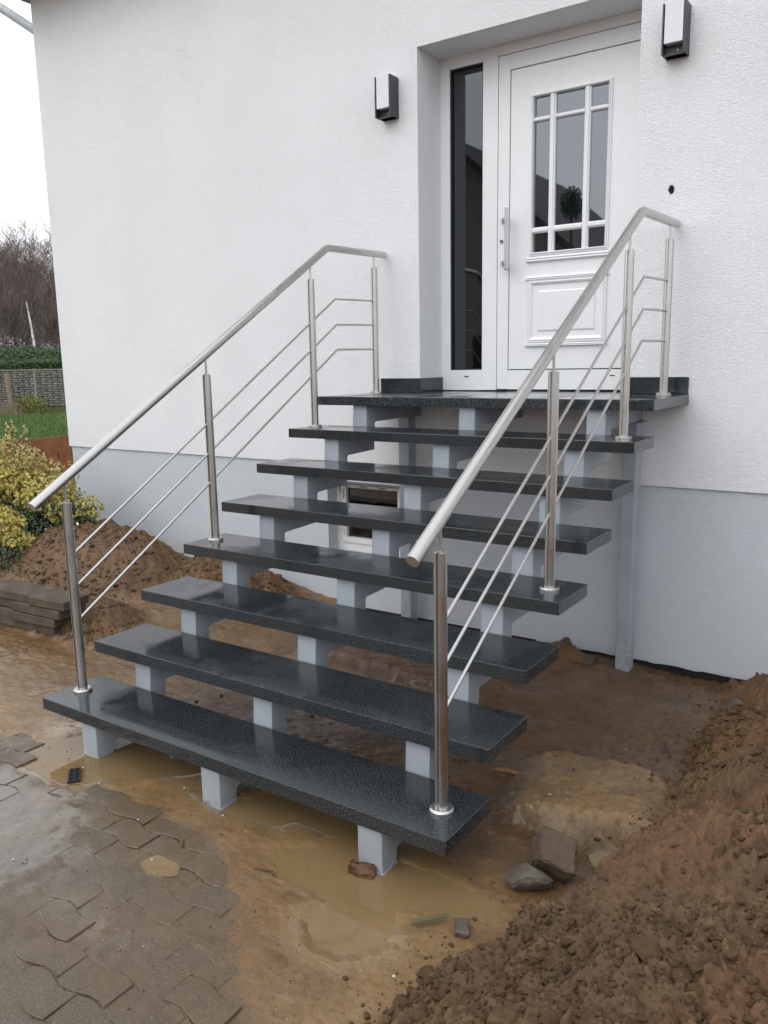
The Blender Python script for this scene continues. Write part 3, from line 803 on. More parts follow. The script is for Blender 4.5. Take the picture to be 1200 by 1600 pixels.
# ================================================================= STAIRCASE
HS, G, TD, TT, LD, SW = .175, .2855, .303, .052, .654, 2.036
stair = empty('staircase', (0, 0, 0)); tag(stair, 'open outdoor staircase of eight dark granite slabs on blue grey steel stringers', 'staircase')
hw = SW / 2
def slab_bm(poly, z0, z1, bev=.0028):
    bm = bmesh.new(); fa, fb, sides = prism(bm, poly, 'z', z0, z1)
    es = list(set(e for f in bm.faces for e in f.edges))
    bmesh.ops.bevel(bm, geom=es, offset=bev, segments=2, affect='EDGES', profile=.5)
    return bm
def front(i): return -(LD + (8 - i) * G)         # i = 1..8
for i in range(1, 8):
    yF = front(i); z = -(8 - i) * HS
    jx = random.uniform(-.0025, .0025)
    bm = slab_bm([(-hw + jx, 0), (hw + jx, 0), (hw + jx, TD), (-hw + jx, TD)], -TT, 0)
    o = obj('tread', bm, M['granite'], stair, loc=(0, yF, z))
bm = slab_bm([(-hw, -LD), (hw, -LD), (hw, -.001), (DX1 - .001, -.001), (DX1 - .001, DD - .001), (DX0 + .001, DD - .001), (DX0 + .001, -.001), (-hw, -.001)], -TT, 0)
obj('landing_slab', bm, M['granite'], stair)
# sawtooth stringers
def stringer(xc):
    hwid = .049; T = .094; D = .08; ch = .012
    U = []; Lw = []
    und = lambda i: -(8 - i) * HS - TT - .001
    yr = lambda i: front(i) + .027                   # face of the riser under tread i
    U.append((front(1) + .0135, -1.50))
    U.append((front(1) + .0135, und(1)))
    for i in range(2, 9):
        U.append((yr(i), und(i - 1))); U.append((yr(i), und(i)))
    U.append((-.002, und(8)))
    Lw.append((-.002, und(8) - T))
    for i in range(8, 1, -1):
        Lw.append((yr(i) + D + ch, und(i) - T)); Lw.append((yr(i) + D, und(i) - T - ch))
        Lw.append((yr(i) + D, und(i - 1) - T))
    Lw.append((front(1) + .0135 + D + ch, und(1) - T)); Lw.append((front(1) + .0135 + D, und(1) - T - ch)); Lw.append((front(1) + .0135 + D, -1.50))
    bm = bmesh.new(); prism(bm, U + Lw, 'x', xc - hwid, xc + hwid)
    es = [e for e in bm.edges if abs(e.verts[0].co.x - e.verts[1].co.x) < 1e-5]
    bmesh.ops.bevel(bm, geom=es, offset=.006, segments=2, affect='EDGES', profile=.5)
    o = obj('stringer', bm, M['galv'], stair); set_sharp(o, 40); return o
for xc in (-.722, .0, .728): stringer(xc)
for x0 in (-.780, .704):
    bm = bmesh.new(); box(bm, x0, x0 + .082, -.122, -.032, -1.75, -TT - .097, .008, 2); obj('support_post', bm, M['galv'], stair)
    bm = bmesh.new(); box(bm, x0 - .03, x0 + .11, -.135, -.02, -TT - .0965, -TT - .0945 + .0); obj('head_plate', bm, M['galv'], stair)
for xc in (-.722, .0, .728):
    bm = bmesh.new(); box(bm, xc - .055, xc + .055, front(1) + .008, front(1) + .1, -1.437, -1.429); obj('foot_plate', bm, M['galv'], stair)

# ================================================================= RAILINGS
def slotted_post(bm, x, y, z0, z1, r=.0212):
    n = 28; poly = []
    for j in range(n):
        a = 2 * math.pi * (j + .5) / n
        poly.append((a, r))
    pts = []
    sw = .0042; dp = .009
    for s in (-1, 1):
        a0 = math.asin(sw / r)
        # arc on this half (x side), then groove on the +-y faces
    half = []
    m = 12
    a0 = math.asin(sw / r)
    right = [(r * math.sin(a0 + (math.pi - 2 * a0) * k / m), -r * math.cos(a0 + (math.pi - 2 * a0) * k / m)) for k in range(m + 1)]
    groove_t = [(sw, r - dp), (-sw, r - dp)]
    left = [(-u, v) for u, v in right[::-1]]
    groove_b = [(-sw, -(r - dp)), (sw, -(r - dp))]
    poly = right + groove_t + left + groove_b
    prism(bm, [(x + u, y + v) for u, v in poly], 'z', z0, z1)
def railing(x, label):
    r = empty('stair_railing', (x, front(1), -7 * HS)); tag(r, label, 'railing', 'stainless steel railings on the stairs')
    ox, oy, oz = x, front(1), -7 * HS
    T = Matrix.Translation((-ox, -oy, -oz))
    def fin(name, bm, m, par=r, sharp=True):
        bm.transform(T); o = obj(name, bm, m, par)
        if sharp: set_sharp(o, 38)
        return o
    posts = [(-2.508, -1.225, -.372), (-1.652, -.70, .152), (-.797, -.175, .676), (-.150, 0.0, .792)]
    railpts = [(x, -2.668, -.366), (x, -.634, .866), (x, -.028, .882)]
    # handrail with softened mitre
    b = Vector(railpts[1]); a = Vector(railpts[0]); c = Vector(railpts[2])
    pa = b + (a - b).normalized() * .022; pc = b + (c - b).normalized() * .022
    mid = (pa + pc) / 2 * .5 + b * .5
    bm = bmesh.new(); tube(bm, [a, pa, mid, pc, c], .0212, 28); fin('handrail', bm, M['steel_rail'])
    def rail_z(y):
        if y < -.634: return -.366 + (y + 2.668) * (1.232 / 2.034)
        return .866 + (y + .634) * (.016 / .606)
    for (y, z0, z1) in posts:
        bm = bmesh.new(); slotted_post(bm, x, y, z0 + .006, z1); p = fin('post', bm, M['steel'])
        bm = bmesh.new(); tube(bm, [(x, y, z0 + .0005), (x, y, z0 + .009), (x, y, z0 + .014)], .04, 32, radii=[.040, .040, .034]); fin('base_flange', bm, M['steel_rail'], p)
        bm = bmesh.new(); tube(bm, [(x, y, z1 - .02), (x, y, z1 + .004)], .0135, 16); tube(bm, [(x, y, z1 + .004), (x, y, rail_z(y) - .012)], .0058, 12); fin('pin', bm, M['steel_rail'], p)
    for dz0, dz1, zh, yb in ((-.604, .577, .588, -.568), (-.750, .427, .436, -.560), (-.900, .279, .283, -.560)):
        bm = bmesh.new(); tube(bm, [(x, -2.505, dz0), (x, yb, dz1), (x, -.150, zh)], .006, 12); fin('crossbar', bm, M['steel_rail'])
    return r
railing(-.928, 'left stainless steel railing with four posts and three thin bars, nearer the garden side')
railing(.922, 'right stainless steel railing with four posts and three thin bars, nearest the soil heap')

# ================================================================= loose things on the ground
def rock(bm, c, size, seed, sub=2, amp=.25, flat=1.0, rot=0.0):
    b2 = bmesh.new(); bmesh.ops.create_icosphere(b2, subdivisions=sub, radius=1)
    rnd = random.Random(seed); ph = [Vector((rnd.uniform(-1, 1), rnd.uniform(-1, 1), rnd.uniform(-1, 1))).normalized() for _ in range(9)]
    cut = [rnd.uniform(.55, .9) for _ in ph]
    for v in b2.verts:
        p = v.co.copy()
        for n_, k in zip(ph, cut):
            d = p.dot(n_)
            if d > k: p -= n_ * (d - k) * .85
        p *= 1 + amp * .25 * rnd.uniform(-1, 1)
        p = Vector((p.x * size[0], p.y * size[1], p.z * size[2]))
        v.co = Matrix.Rotation(rot, 3, 'Z') @ p + Vector(c)
    m_ = bpy.data.meshes.new('t'); b2.to_mesh(m_); b2.free(); bm.from_mesh(m_); bpy.data.meshes.remove(m_)

def blocky(name, loc, dims, rot, m, label, cat, seed, amp=.006, group=None):
    bm = bmesh.new(); x, y, z = dims
    box(bm, -x / 2, x / 2, -y / 2, y / 2, -z / 2, z / 2, min(dims) * .07, 1)
    bmesh.ops.subdivide_edges(bm, edges=bm.edges, cuts=5, use_grid_fill=True)
    for v in bm.verts:
        n = Vector((math.sin(v.co.x * 61 + v.co.z * 47 + seed), math.sin(v.co.y * 53 + v.co.x * 39 + seed * 2), math.sin(v.co.z * 57 + v.co.y * 41 + seed * 3)))
        rr = random.Random(hash((round(v.co.x, 4), round(v.co.y, 4), round(v.co.z, 4), seed)))
        v.co += n * amp + Vector((rr.uniform(-1, 1), rr.uniform(-1, 1), rr.uniform(-1, 1))) * amp * .45
    o = obj(name, bm, m, smooth=False); o.location = loc; o.rotation_euler = rot; set_sharp(o, 42)
    tag(o, label, cat, group); return o
blocky('concrete_block', (1.235, -2.345, -1.37), (.125, .115, .115), (.5, .28, .45), M['stone_mud'], 'square edged broken block tilted on the soil below the clay bench', 'block', 3)
def stone(name, loc, size, m, label, cat, seed, rot=0.0):
    bm = bmesh.new(); rock(bm, (0, 0, 0), size, seed, 4, .16, rot=rot); o = obj(name, bm, m, loc=loc); set_sharp(o, 30); tag(o, label, cat); return o
stone('dark_stone', (1.205, -2.455, -1.39), (.075, .05, .045), M['stone_dark'], 'dark angular stone leaning in front of the tilted broken block', 'stone', 5, .5)
stone('clay_lump', (1.40, -2.33, -1.335), (.065, .045, .03), M['stone_clay'], 'small yellowish clay lump beside the tilted broken block', 'clay lump', 8, .9)
blocky('stone_chip', (1.125, -2.745, Z0 + .006), (.045, .055, .022), (.2, .1, .5), M['stone_dark'], 'small dark stone chip on the wet clay near the edge of the heap', 'stone', 9, .003)
blocky('stone_slab', (.50, -.16, -1.565), (.19, .12, .045), (.05, .06, .1), M['stone_mud'], 'flat muddy slab lying at the house wall next to the right support post', 'slab', 10, .006)
blocky('mud_lump', (.715, -2.665, Z0 - .002), (.06, .035, .04), (.1, .2, .3), simple('red_mud', (.13, .068, .038), .7, var=.3, sc=20, bmp=.8), 'reddish lump of mud stuck to the foot of the right front leg', 'mud lump', 12, .012)
stone('heap_stone', (1.47, -.72, -1.43), (.05, .04, .05), M['stone_dark'], 'dark stone half buried on the crest of the heap near the wall', 'stone', 14)
stone('earth_lump', (.40, -.10, -1.53), (.055, .05, .075), M['clod'], 'dark upright lump of earth standing against the plinth left of the right support post', 'earth lump', 21)
blocky('brick_chip', (-2.02, -1.66, -1.395), (.075, .04, .10), (.25, .3, .4), simple('brick_red', (.20, .085, .05), .7, var=.2), 'reddish brick fragment standing in the mud beside the slab stack', 'brick', 15, .004)

# stick and twigs
bm = bmesh.new(); zs = zat(.78, -1.73)
tube(bm, [(.735, -1.765, zs + .020), (.79, -1.745, zs + .021), (.85, -1.735, zs + .017), (.915, -1.755, zs + .013)], .01, 10, radii=[.008, .0105, .010, .013])
o = obj('stick', bm, M['stick'], smooth=True); tag(o, 'wet orange brown stick lying on the soil beside the clay bench', 'stick')
bm = bmesh.new(); zs = zat(1.05, -2.76) + .010
tube(bm, [(.995, -2.815, zs), (1.03, -2.775, zs + .004), (1.06, -2.735, zs + .002)], .0016, 5)
for k in range(44):
    t = k / 43; px = .995 + t * .07; py_ = -2.815 + t * .085; s = 1 if k % 2 else -1
    L_ = .020 * (1 - .5 * t); tube(bm, [(px, py_, zs + .003), (px + .006 - .8 * L_ * s * .8, py_ + .008 + .65 * L_ * s, zs + .006 + random.uniform(0, .004))], .0010, 3)
o = obj('fir_twig', bm, M['needle']); tag(o, 'small green fir twig on the wet clay near the soil heap', 'twig')
for (pts, lab) in (((( .03, -2.89), (.06, -2.865), (.10, -2.87), (.125, -2.90)), 'dark curved root on the mud between the middle leg and the paving'),
                   (((.42, -2.86), (.47, -2.83), (.50, -2.845)), 'short dark twig at the left shore of the large puddle')):
    bm = bmesh.new(); tube(bm, [(a, b_ + .0, zat(a, b_) + .004) for a, b_ in pts], .004, 6, radii=[.002] + [.004] * (len(pts) - 2) + [.002])
    o = obj('twig', bm, M['bark'], smooth=True); tag(o, lab, 'twig')
bm = bmesh.new(); zs = zat(1.27, -1.02)
tube(bm, [(1.22, -.98, zs + .03), (1.25, -1.03, zs + .022), (1.28, -1.08, zs + .015)], .004, 6); tube(bm, [(1.25, -1.03, zs + .022), (1.23, -1.06, zs + .03)], .0025, 5)
o = obj('twig', bm, M['bark'], smooth=True); tag(o, 'forked dark twig sticking out of the soil above the clay bench', 'twig')
# small drain grate in the left puddle
dr = empty('drain_grate', (-.628, -2.785, Z0 - .006), R(-38)); tag(dr, 'small black slotted plastic grate at the edge of the left puddle', 'drain grate')
bm = bmesh.new()
for y in (-.021, 0, .021): box(bm, -.055, .055, y - .003, y + .003, 0, .008)
obj('frame', bm, M['rubber'], dr)
for k in range(7):
    x = -.051 + k * .017; bm = bmesh.new(); box(bm, x - .0025, x + .0025, -.0178, .0178, .001, .0095); obj('slat', bm, M['rubber'], dr)

# stack of old concrete edging slabs, left
layers = [(-2.90, -2.36, -2.345, -2.045, 0), (-2.98, -2.52, -2.51, -2.08, 1), (-3.0, -2.56, -2.545, -2.13, 2), (-2.96, -2.17, None, None, 3), (-3.0, -2.24, None, None, 4), (-2.95, -2.30, None, None, 5)]
names = ['topmost', 'second from top', 'third from top', 'fourth from top', 'fifth from top', 'lowest']
for (a0, a1, b0, b1, k) in layers:
    zt = -1.165 - k * .0575; yo = -1.86 + .015 * math.sin(k * 2.3)
    for (u0, u1, side) in ((a0, a1, 'left'), (b0, b1, 'right')):
        if u0 is None: continue
        bm = bmesh.new(); box(bm, -(u1 - u0) / 2, (u1 - u0) / 2, 0, .2, -.054, 0, .004)
        o = obj('concrete_slab', bm, M['slab']); o.location = ((u0 + u1) / 2, yo + random.uniform(-.012, .012), zt)
        o.rotation_euler = (random.uniform(-.012, .012), random.uniform(-.008, .008) + .012, .10 + random.uniform(-.03, .03))
        two = b0 is not None
        tag(o, 'weathered concrete slab, ' + names[k] + (' layer of the stack, ' + side + ' piece' if two else ' layer of the stack beside the bush'), 'slab', 'stacked concrete slabs by the bush')

# clods, grit: numpy batches
ico = bmesh.new(); bmesh.ops.create_icosphere(ico, subdivisions=2, radius=1); IV2 = np.array([v.co[:] for v in ico.verts]); IF2 = np.array([[v.index for v in f.verts] for f in ico.faces]); ico.free()
ico = bmesh.new(); bmesh.ops.create_icosphere(ico, subdivisions=1, radius=1); IV1 = np.array([v.co[:] for v in ico.verts]); IF1 = np.array([[v.index for v in f.verts] for f in ico.faces]); ico.free()
def clods(name, pts, sizes, IV, IF, m, label, flat=.7, sink=.5, amp=.33):
    n = len(pts); nv = len(IV)
    V = np.repeat(IV[None], n, 0)
    for k in range(5):                                      # random planar cuts make them angular
        nrm = RNG.normal(size=(n, 3)); nrm /= np.linalg.norm(nrm, axis=1, keepdims=True); cut = RNG.uniform(.42, .9, (n, 1))
        d = np.einsum('nvk,nk->nv', V, nrm); ex = np.clip(d - cut, 0, None)
        V = V - ex[..., None] * nrm[:, None, :] * .9
    V = V * (1 + RNG.uniform(-amp, amp, (n, nv, 1)) * .8)
    V = V * (RNG.uniform(.7, 1.3, (n, 1, 3)) * np.array([1, 1, flat])) * sizes[:, None, None]
    a = RNG.uniform(0, 6.28, n); c, s = np.cos(a)[:, None], np.sin(a)[:, None]
    x = V[..., 0] * c - V[..., 1] * s; y = V[..., 0] * s + V[..., 1] * c
    V = np.stack([x, y, V[..., 2]], -1) + pts[:, None, :]
    V[..., 2] += (sizes * (flat - sink))[:, None] * .6
    Fq = (IF[None] + (np.arange(n) * nv)[:, None, None]).reshape(-1, 3)
    o = pydata(name, V.reshape(-1, 3), Fq, m, smooth=False)
    tag(o, label, kind='stuff'); return o
def interpz(x, y):
    i = np.clip(np.searchsorted(gx, x), 0, nx - 1); j = np.clip(np.searchsorted(gy, y), 0, ny - 1); return Zg[i, j]
def scatter(n, x0, x1, y0, y1, dens):
    x = RNG.uniform(x0, x1, n * 6); y = RNG.uniform(y0, y1, n * 6); w = dens(x, y); k = RNG.uniform(0, 1, n * 6) < w
    x = x[k][:n]; y = y[k][:n]; return x, y
def heap_d(x, y):
    d = x - edge_x(y); return sst(-.10, .10, d + .12 * fbm(x, y, 3, 3, 301)) * sst(-.25, .25, fbm(x, y, 3.1, 3, 91)) * sst(-.15, -1.1, y) + .05 * sst(-.3, 0, d)
x, y = scatter(12000, 1.0, 2.3, -3.7, -.1, heap_d); s = np.clip(.0022 * RNG.pareto(1.7, len(x)) + .0022, 0, .015)
clods('soil_clods', np.stack([x, y, interpz(x, y)], -1), s, IV1, IF1, M['clod'], 'crumbly clods covering the soil heap on the right')
x, y = scatter(620, 1.0, 2.3, -3.7, -.1, heap_d); s = np.clip(.009 + .006 * RNG.pareto(2.3, len(x)), 0, .034)
clods('large_soil_clods', np.stack([x, y, interpz(x, y)], -1), s, IV2, IF2, M['clod'], 'larger lumps of soil on the heap on the right', sink=.6)
def left_d(x, y): return np.clip(height(x, y)[4], 0, 1)
x, y = scatter(6000, -3.9, -1.4, -2.0, -.1, left_d); s = np.clip(.004 * RNG.pareto(2.3, len(x)) + .005, 0, .022)
clods('heap_clods', np.stack([x, y, interpz(x, y)], -1), s, IV1, IF1, M['clod'], 'crumbly clods on the soil heap against the wall behind the left railing')
x = RNG.uniform(-1.2, 1.4, 1500); y = RNG.uniform(-3.6, -.1, 1500); s = np.clip(.002 + .0016 * RNG.pareto(2.0, 1500), 0, .012)
k = ~((y < -2.5) & (x < .5) & (s > .004)); x, y, s = x[k], y[k], s[k]
clods('mud_crumbs', np.stack([x, y, np.maximum(interpz(x, y), np.where((y < -2.6) & (x < .6), Z0, -9))], -1), s, IV1, IF1, M['clod'], 'small crumbs of mud scattered over the wet ground')
x = RNG.uniform(-1.3, 1.4, 420); y = RNG.uniform(-3.7, -.3, 420); s = np.clip(.0013 * RNG.pareto(2.5, 420) + .0013, 0, .007)
clods('pale_grit', np.stack([x, y, np.maximum(interpz(x, y), np.where((y < -2.6) & (x < .6), Z0, -9)) + .001], -1), s, IV1, IF1, M['pebble'], 'pale grit and plaster crumbs scattered over the mud', flat=.5)

# ================================================================= bush left of the house
def leaves(name, pts, nrm, size, m, parent=None, kind='stuff', aspect=.55, fold=.18):
    n = len(pts); nrm = nrm / np.linalg.norm(nrm, axis=1, keepdims=True)
    ref = RNG.normal(size=(n, 3)); u = np.cross(nrm, ref); u /= np.linalg.norm(u, axis=1, keepdims=True); v = np.cross(nrm, u)
    s = size[:, None]
    base = pts - u * s * .5; tip = pts + u * s * .5; l = pts + v * s * aspect * .5 + nrm * s * fold; r = pts - v * s * aspect * .5 + nrm * s * fold
    V = np.stack([base, l, tip, r], 1).reshape(-1, 3); F = np.arange(n * 4).reshape(n, 4)
    T = np.concatenate([F[:, [0, 1, 2]], F[:, [0, 2, 3]]]); o = pydata(name, V, T, m, parent)
    tag(o, kind=kind); return o
bush = empty('garden_bush', (-4.2, -.75, Z0)); tag(bush, 'yellow and green variegated bush growing at the left corner of the house', 'bush')
BL = np.array([-4.2, -.75, Z0])
def blob(c, r, n, power=.45):
    d = RNG.normal(size=(n, 3)); d /= np.linalg.norm(d, axis=1, keepdims=True); rad = RNG.uniform(0, 1, (n, 1)) ** power
    return np.array(c) + d * rad * np.array(r), d
def stems(cs):
    bm = bmesh.new()
    for c in cs:
        c = Vector(c); a = Vector((random.uniform(-.15, .15), random.uniform(-.1, .1), 0)); m_ = a.lerp(c, .5) + Vector((random.uniform(-.08, .08), random.uniform(-.08, .08), .05))
        tube(bm, [a, m_, c], .006, 5, radii=[.009, .006, .003])
    return bm
yel = [((.30, .05, .62), (.30, .25, .18), 1300), ((-.05, -.1, .72), (.32, .28, .18), 1300), ((.52, .12, .50), (.22, .2, .13), 350), ((.05, -.25, .40), (.40, .16, .15), 1200), ((.32, -.22, .27), (.20, .1, .08), 260), ((-.45, -.1, .6), (.35, .3, .25), 1000), ((.72, .18, .50), (.13, .1, .10), 110)]
P = []; Nn = []
for c, r, n in yel:
    p_, d_ = blob(c, r, n, .33); P.append(p_); Nn.append(d_ + [.3, -.5, .7])
P = np.concatenate(P); Nn = np.concatenate(Nn)
leaves('yellow_foliage', P, Nn + RNG.normal(size=P.shape) * .5, RNG.uniform(.028, .055, len(P)), M['leaf_yellow'], bush, aspect=.62)
P = []; Nn = []
for c, r, n in [((.18, .0, .90), (.20, .15, .10), 330), ((-.15, -.05, .98), (.25, .2, .10), 350), ((.02, 0, 1.10), (.05, .05, .11), 60), ((.42, .08, .78), (.14, .1, .12), 150), ((.62, .12, .74), (.05, .05, .16), 70), ((.2, .0, 1.05), (.04, .04, .12), 40)]:
    p_, d_ = blob(c, r, n, .4); P.append(p_); Nn.append(d_ + [.3, -.5, .7])
P = np.concatenate(P); Nn = np.concatenate(Nn)
leaves('buff_foliage', P, Nn + RNG.normal(size=P.shape) * .5, RNG.uniform(.022, .042, len(P)), M['leaf_tan'], bush, aspect=.6)
P = []; Nn = []
for c, r, n in [((.15, .1, .35), (.62, .38, .40), 3800), ((-.4, 0, .4), (.5, .4, .42), 1800), ((.3, -.15, .12), (.55, .25, .16), 1200), ((.66, .15, .42), (.16, .12, .13), 160)]:
    p_, d_ = blob(c, r, n, .5); P.append(p_); Nn.append(d_ + [.2, -.4, .7])
P = np.concatenate(P); P[:, 2] = np.abs(P[:, 2] - .02) + .02; Nn = np.concatenate(Nn)
leaves('dark_foliage', P, Nn + RNG.normal(size=P.shape) * .6, RNG.uniform(.025, .045, len(P)), M['leaf_dark'], bush)
obj('stems', stems([(.3, .05, .65), (-.05, -.1, .8), (.5, .1, .55), (.05, -.25, .42), (-.4, -.1, .6), (.02, 0, 1.18), (.2, 0, 1.1), (.62, .12, .86), (.42, .08, .85), (.72, .18, .5)]), M['bark'], bush)
bm = bmesh.new(); tube(bm, [(-3.62, -.22, -1.45), (-3.64, -.22, -1.27), (-3.72, -.2, -1.20), (-3.84, -.18, -1.19), (-4.0, -.1, -1.22)], .016, 10)
o = obj('drain_hose', bm, M['zinc'], smooth=True); tag(o, 'short grey hose end curving out of the soil at the house corner', 'hose')

# ================================================================= board fence, wicker fence, hedge, woods
fen = empty('board_fence', (-6.44, .48, Z0)); tag(fen, 'low reddish brown board fence behind the bush', 'fence')
fd = Vector((.32, .59, 0)).normalized(); fa_ = math.atan2(fd.y, fd.x)
fen.rotation_euler = (0, 0, fa_)
for k in range(-9, 12):
    h = .835 + .006 * k + random.uniform(-.008, .008)
    boxo('board', k * .148, k * .148 + .139, -.011, .011 + .004 * (k % 2), 0.02, h, M['fence_red'], fen, .003)
boxo('rail', -1.4, 1.75, .017, .05, .18, .25, M['fence_red'], fen); boxo('rail', -1.4, 1.75, .017, .05, .6, .67, M['fence_red'], fen)
wf0 = Vector((-25.3, 11.9, Z0)); wd = Vector((1.86, 1.27, 0)).normalized(); wa = math.atan2(wd.y, wd.x)
wk = empty('wicker_fence', wf0, wa); tag(wk, 'grey woven wicker fence at the far end of the lawn', 'fence')
for k in range(-3, 5):
    bm = bmesh.new()
    nr = 15
    for r_ in range(nr):
        z = .35 + r_ * .082
        for s_ in range(6):
            x0 = k * 1.2 + s_ * .2; off = .03 if (s_ + r_) % 2 else -.03
            tube(bm, [(x0, -off, z), (x0 + .1, off, z + random.uniform(-.012, .012)), (x0 + .2, -off, z)], .033, 5, caps=False)
    obj('woven_panel', bm, M['wicker'], wk)
    bm = bmesh.new()
    for s_ in range(26):
        x0 = k * 1.2 + s_ * .046; tube(bm, [(x0, 0, 0), (x0 + random.uniform(-.02, .02), 0, .36)], .008, 4, caps=False)
    o = obj('lower_stakes', bm, M['reed'], wk)
boxo('top_rail', -3.6, 6.0, -.05, .05, 1.56, 1.60, M['wicker'], wk)
for x in (-3.6, -1.2, 1.2, 3.6): boxo('post', x - .04, x + .04, -.05, .05, 0, 1.62, M['wicker'], wk)
bm = bmesh.new(); tube(bm, [(-24.40, 11.67, Z0), (-24.50, 11.62, Z0 + 1.5)], .075, 10); o = obj('wooden_post', bm, M['post_wood']); tag(o, 'weathered leaning wooden post in front of the wicker fence', 'post')
# grass blades, dry stalks, shrub before the wicker fence
n = 16000; t = RNG.uniform(0, 1, n); sd_ = RNG.uniform(-.5, .5, n)
cx = -9 - 16.5 * t; cy = 2.3 + 9.8 * t
x = cx - sd_ * 4.5 * .5 * (1 + t); y = cy + sd_ * 5 * (1 + t)
P = np.stack([x, y, np.full(n, Z0 + .04)], -1); hh = RNG.uniform(.06, .16, n)
b0 = P + np.stack([np.full(n, -.012), np.full(n, -.008), np.zeros(n)], -1); b1 = P + np.stack([np.full(n, .012), np.full(n, .008), np.zeros(n)], -1)
b0[:, 2] = Z0 - .02; b1[:, 2] = Z0 - .02
tp = P + np.stack([RNG.normal(0, .03, n), RNG.normal(0, .03, n), hh], -1)
o = pydata('grass_blades', np.stack([b0, b1, tp], 1).reshape(-1, 3), np.arange(n * 3).reshape(-1, 3), leafmat('grass_blade', (.05, .10, .02), (.13, .20, .05))); tag(o, 'grass tufts of the lawn beyond the board fence', kind='stuff')
sh = empty('shrub', (-23.9, 12.05, Z0)); tag(sh, 'small yellowish green shrub in front of the wicker fence', 'shrub')
p_, d_ = blob((0, 0, .42), (.9, .35, .36), 900, .4); leaves('foliage', p_, d_ + RNG.normal(size=p_.shape), RNG.uniform(.05, .11, 900), leafmat('shrub_leaf', (.07, .10, .02), (.28, .27, .06)), sh)
n = 500; x = RNG.uniform(-2.6, -.2, n); P = np.stack([x, RNG.uniform(-.5, .1, n), np.zeros(n)], -1)
V = np.stack([P + [-.012, 0, 0], P + [.012, 0, 0], P + np.stack([RNG.normal(0, .15, n), RNG.normal(0, .1, n), RNG.uniform(.2, .6, n)], -1)], 1).reshape(-1, 3)
o = pydata('dry_stalks', V, np.arange(n * 3).reshape(-1, 3), M['reed']); o.location = (-24.0, 12.1, Z0); o.rotation_euler = (0, 0, wa); tag(o, 'dry pale stalks at the foot of the wicker fence', kind='stuff')
# hedge
hg = empty('hedge', (-29.6, 14.6, Z0), math.atan2(1.3, 1.9)); tag(hg, 'dark green clipped hedge behind the wicker fence', 'hedge')
n = 26000; x = RNG.uniform(-4, 3.0, n); a = RNG.uniform(0, math.pi, n); rr = RNG.uniform(.82, 1.0, n)
top = 2.55 + .16 * fbm(x, x * 0, .8, 3, 401) - .10 * np.clip(x - 1.2, 0, 3) ** 1.5
P = np.stack([x, -np.cos(a) * 1.0 * rr, .7 + (top - .7) * np.sin(a) ** .6 * rr], -1); k = RNG.uniform(0, 1, n) < .35
P[k, 1] = -1.0 + RNG.normal(0, .06, k.sum()); P[k, 2] = RNG.uniform(0, 1.9, k.sum())
leaves('foliage', P, np.stack([RNG.normal(0, .5, n), -np.cos(a) - .3, np.sin(a)], -1) + RNG.normal(size=(n, 3)) * .4, RNG.uniform(.07, .15, n), leafmat('hedge_leaves', (.02, .05, .015), (.075, .125, .035)), hg)
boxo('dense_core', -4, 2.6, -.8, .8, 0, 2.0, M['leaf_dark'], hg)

# bare trees
def bare_tree(seed, H, nmax=9000):
    rnd = random.Random(seed); segs = []; trunk = []
    def grow(p, d, ln, r, lv):
        if len(segs) > nmax: return
        n = 3 if lv < 2 else 2
        for i in range(n):
            q = p + d * (ln / n)
            (trunk if lv < 2 else segs).append((p.copy(), q.copy(), r, r * .82)); p = q; r *= .84
            d = (d + Vector((rnd.gauss(0, .13), rnd.gauss(0, .13), rnd.gauss(.04, .08)))).normalized()
            if lv < 6:
                for _ in range(1 if lv < 2 else 2):
                    if rnd.random() < .85:
                        ax = Vector((rnd.gauss(0, 1), rnd.gauss(0, 1), rnd.gauss(0, .3))).normalized()
                        nd = (d * rnd.uniform(.5, .9) + ax * rnd.uniform(.5, .9) + Vector((0, 0, .22))).normalized()
                        grow(p, nd, ln * rnd.uniform(.55, .78), r * .62, lv + 1)
        if lv < 6: grow(p, d, ln * .72, r * .8, lv + 1)
    grow(Vector((0, 0, 0)), Vector((0, 0, 1)), H * .34, H * .014, 0)
    def build(sg, name, n):
        V = []; F = []
        for a, b, r0, r1 in sg:
            t = (b - a).normalized(); u = t.cross(Vector((.3, .9, .1))).normalized(); v = t.cross(u); k = len(V)
            r0 = max(r0, .007); r1 = max(r1, .006)
            for c_, r in ((a, r0), (b, r1)):
                for j in range(n):
                    an = 2 * math.pi * j / n; V.append(c_ + (u * math.cos(an) + v * math.sin(an)) * r)
            for j in range(n): F.append((k + j, k + (j + 1) % n, k + n + (j + 1) % n, k + n + j))
        me = bpy.data.meshes.new(name); me.from_pydata([tuple(v) for v in V], [], F); me.update(); return me
    tm = build(trunk, 'trunk', 6); tm.materials.append(M['bark']); cm = build(segs, 'crown', 3); cm.materials.append(M['twig'])
    return tm, cm
kinds = [bare_tree(s, 10, 9000) for s in (3, 8, 15)]
tlabels = ['tall bare brown tree at the house corner beyond the hedge', 'bare brown tree left of the tallest one beyond the hedge', 'leafless tree at the left edge of the photo beyond the hedge']
spots = [(-37.5, 22.9, 1.02, 0, 'tall bare tree whose thin crown tops the wood at the house corner'), (-40.8, 22.6, .92, 1, 'bare brown tree with a dense crown left of the tallest bare tree'),
         (-42.2, 20.6, .86, 2, 'leafless tree at the left edge of the photo beyond the hedge')]
for (x, y, sc, k, lab) in spots:
    r_ = empty('bare_tree', (x, y, Z0), random.uniform(0, 6)); r_.scale = (sc,) * 3; tag(r_, lab, 'tree', 'bare trees beyond the hedge')
    link('trunk', kinds[k][0], None, r_); link('crown', kinds[k][1], None, r_)
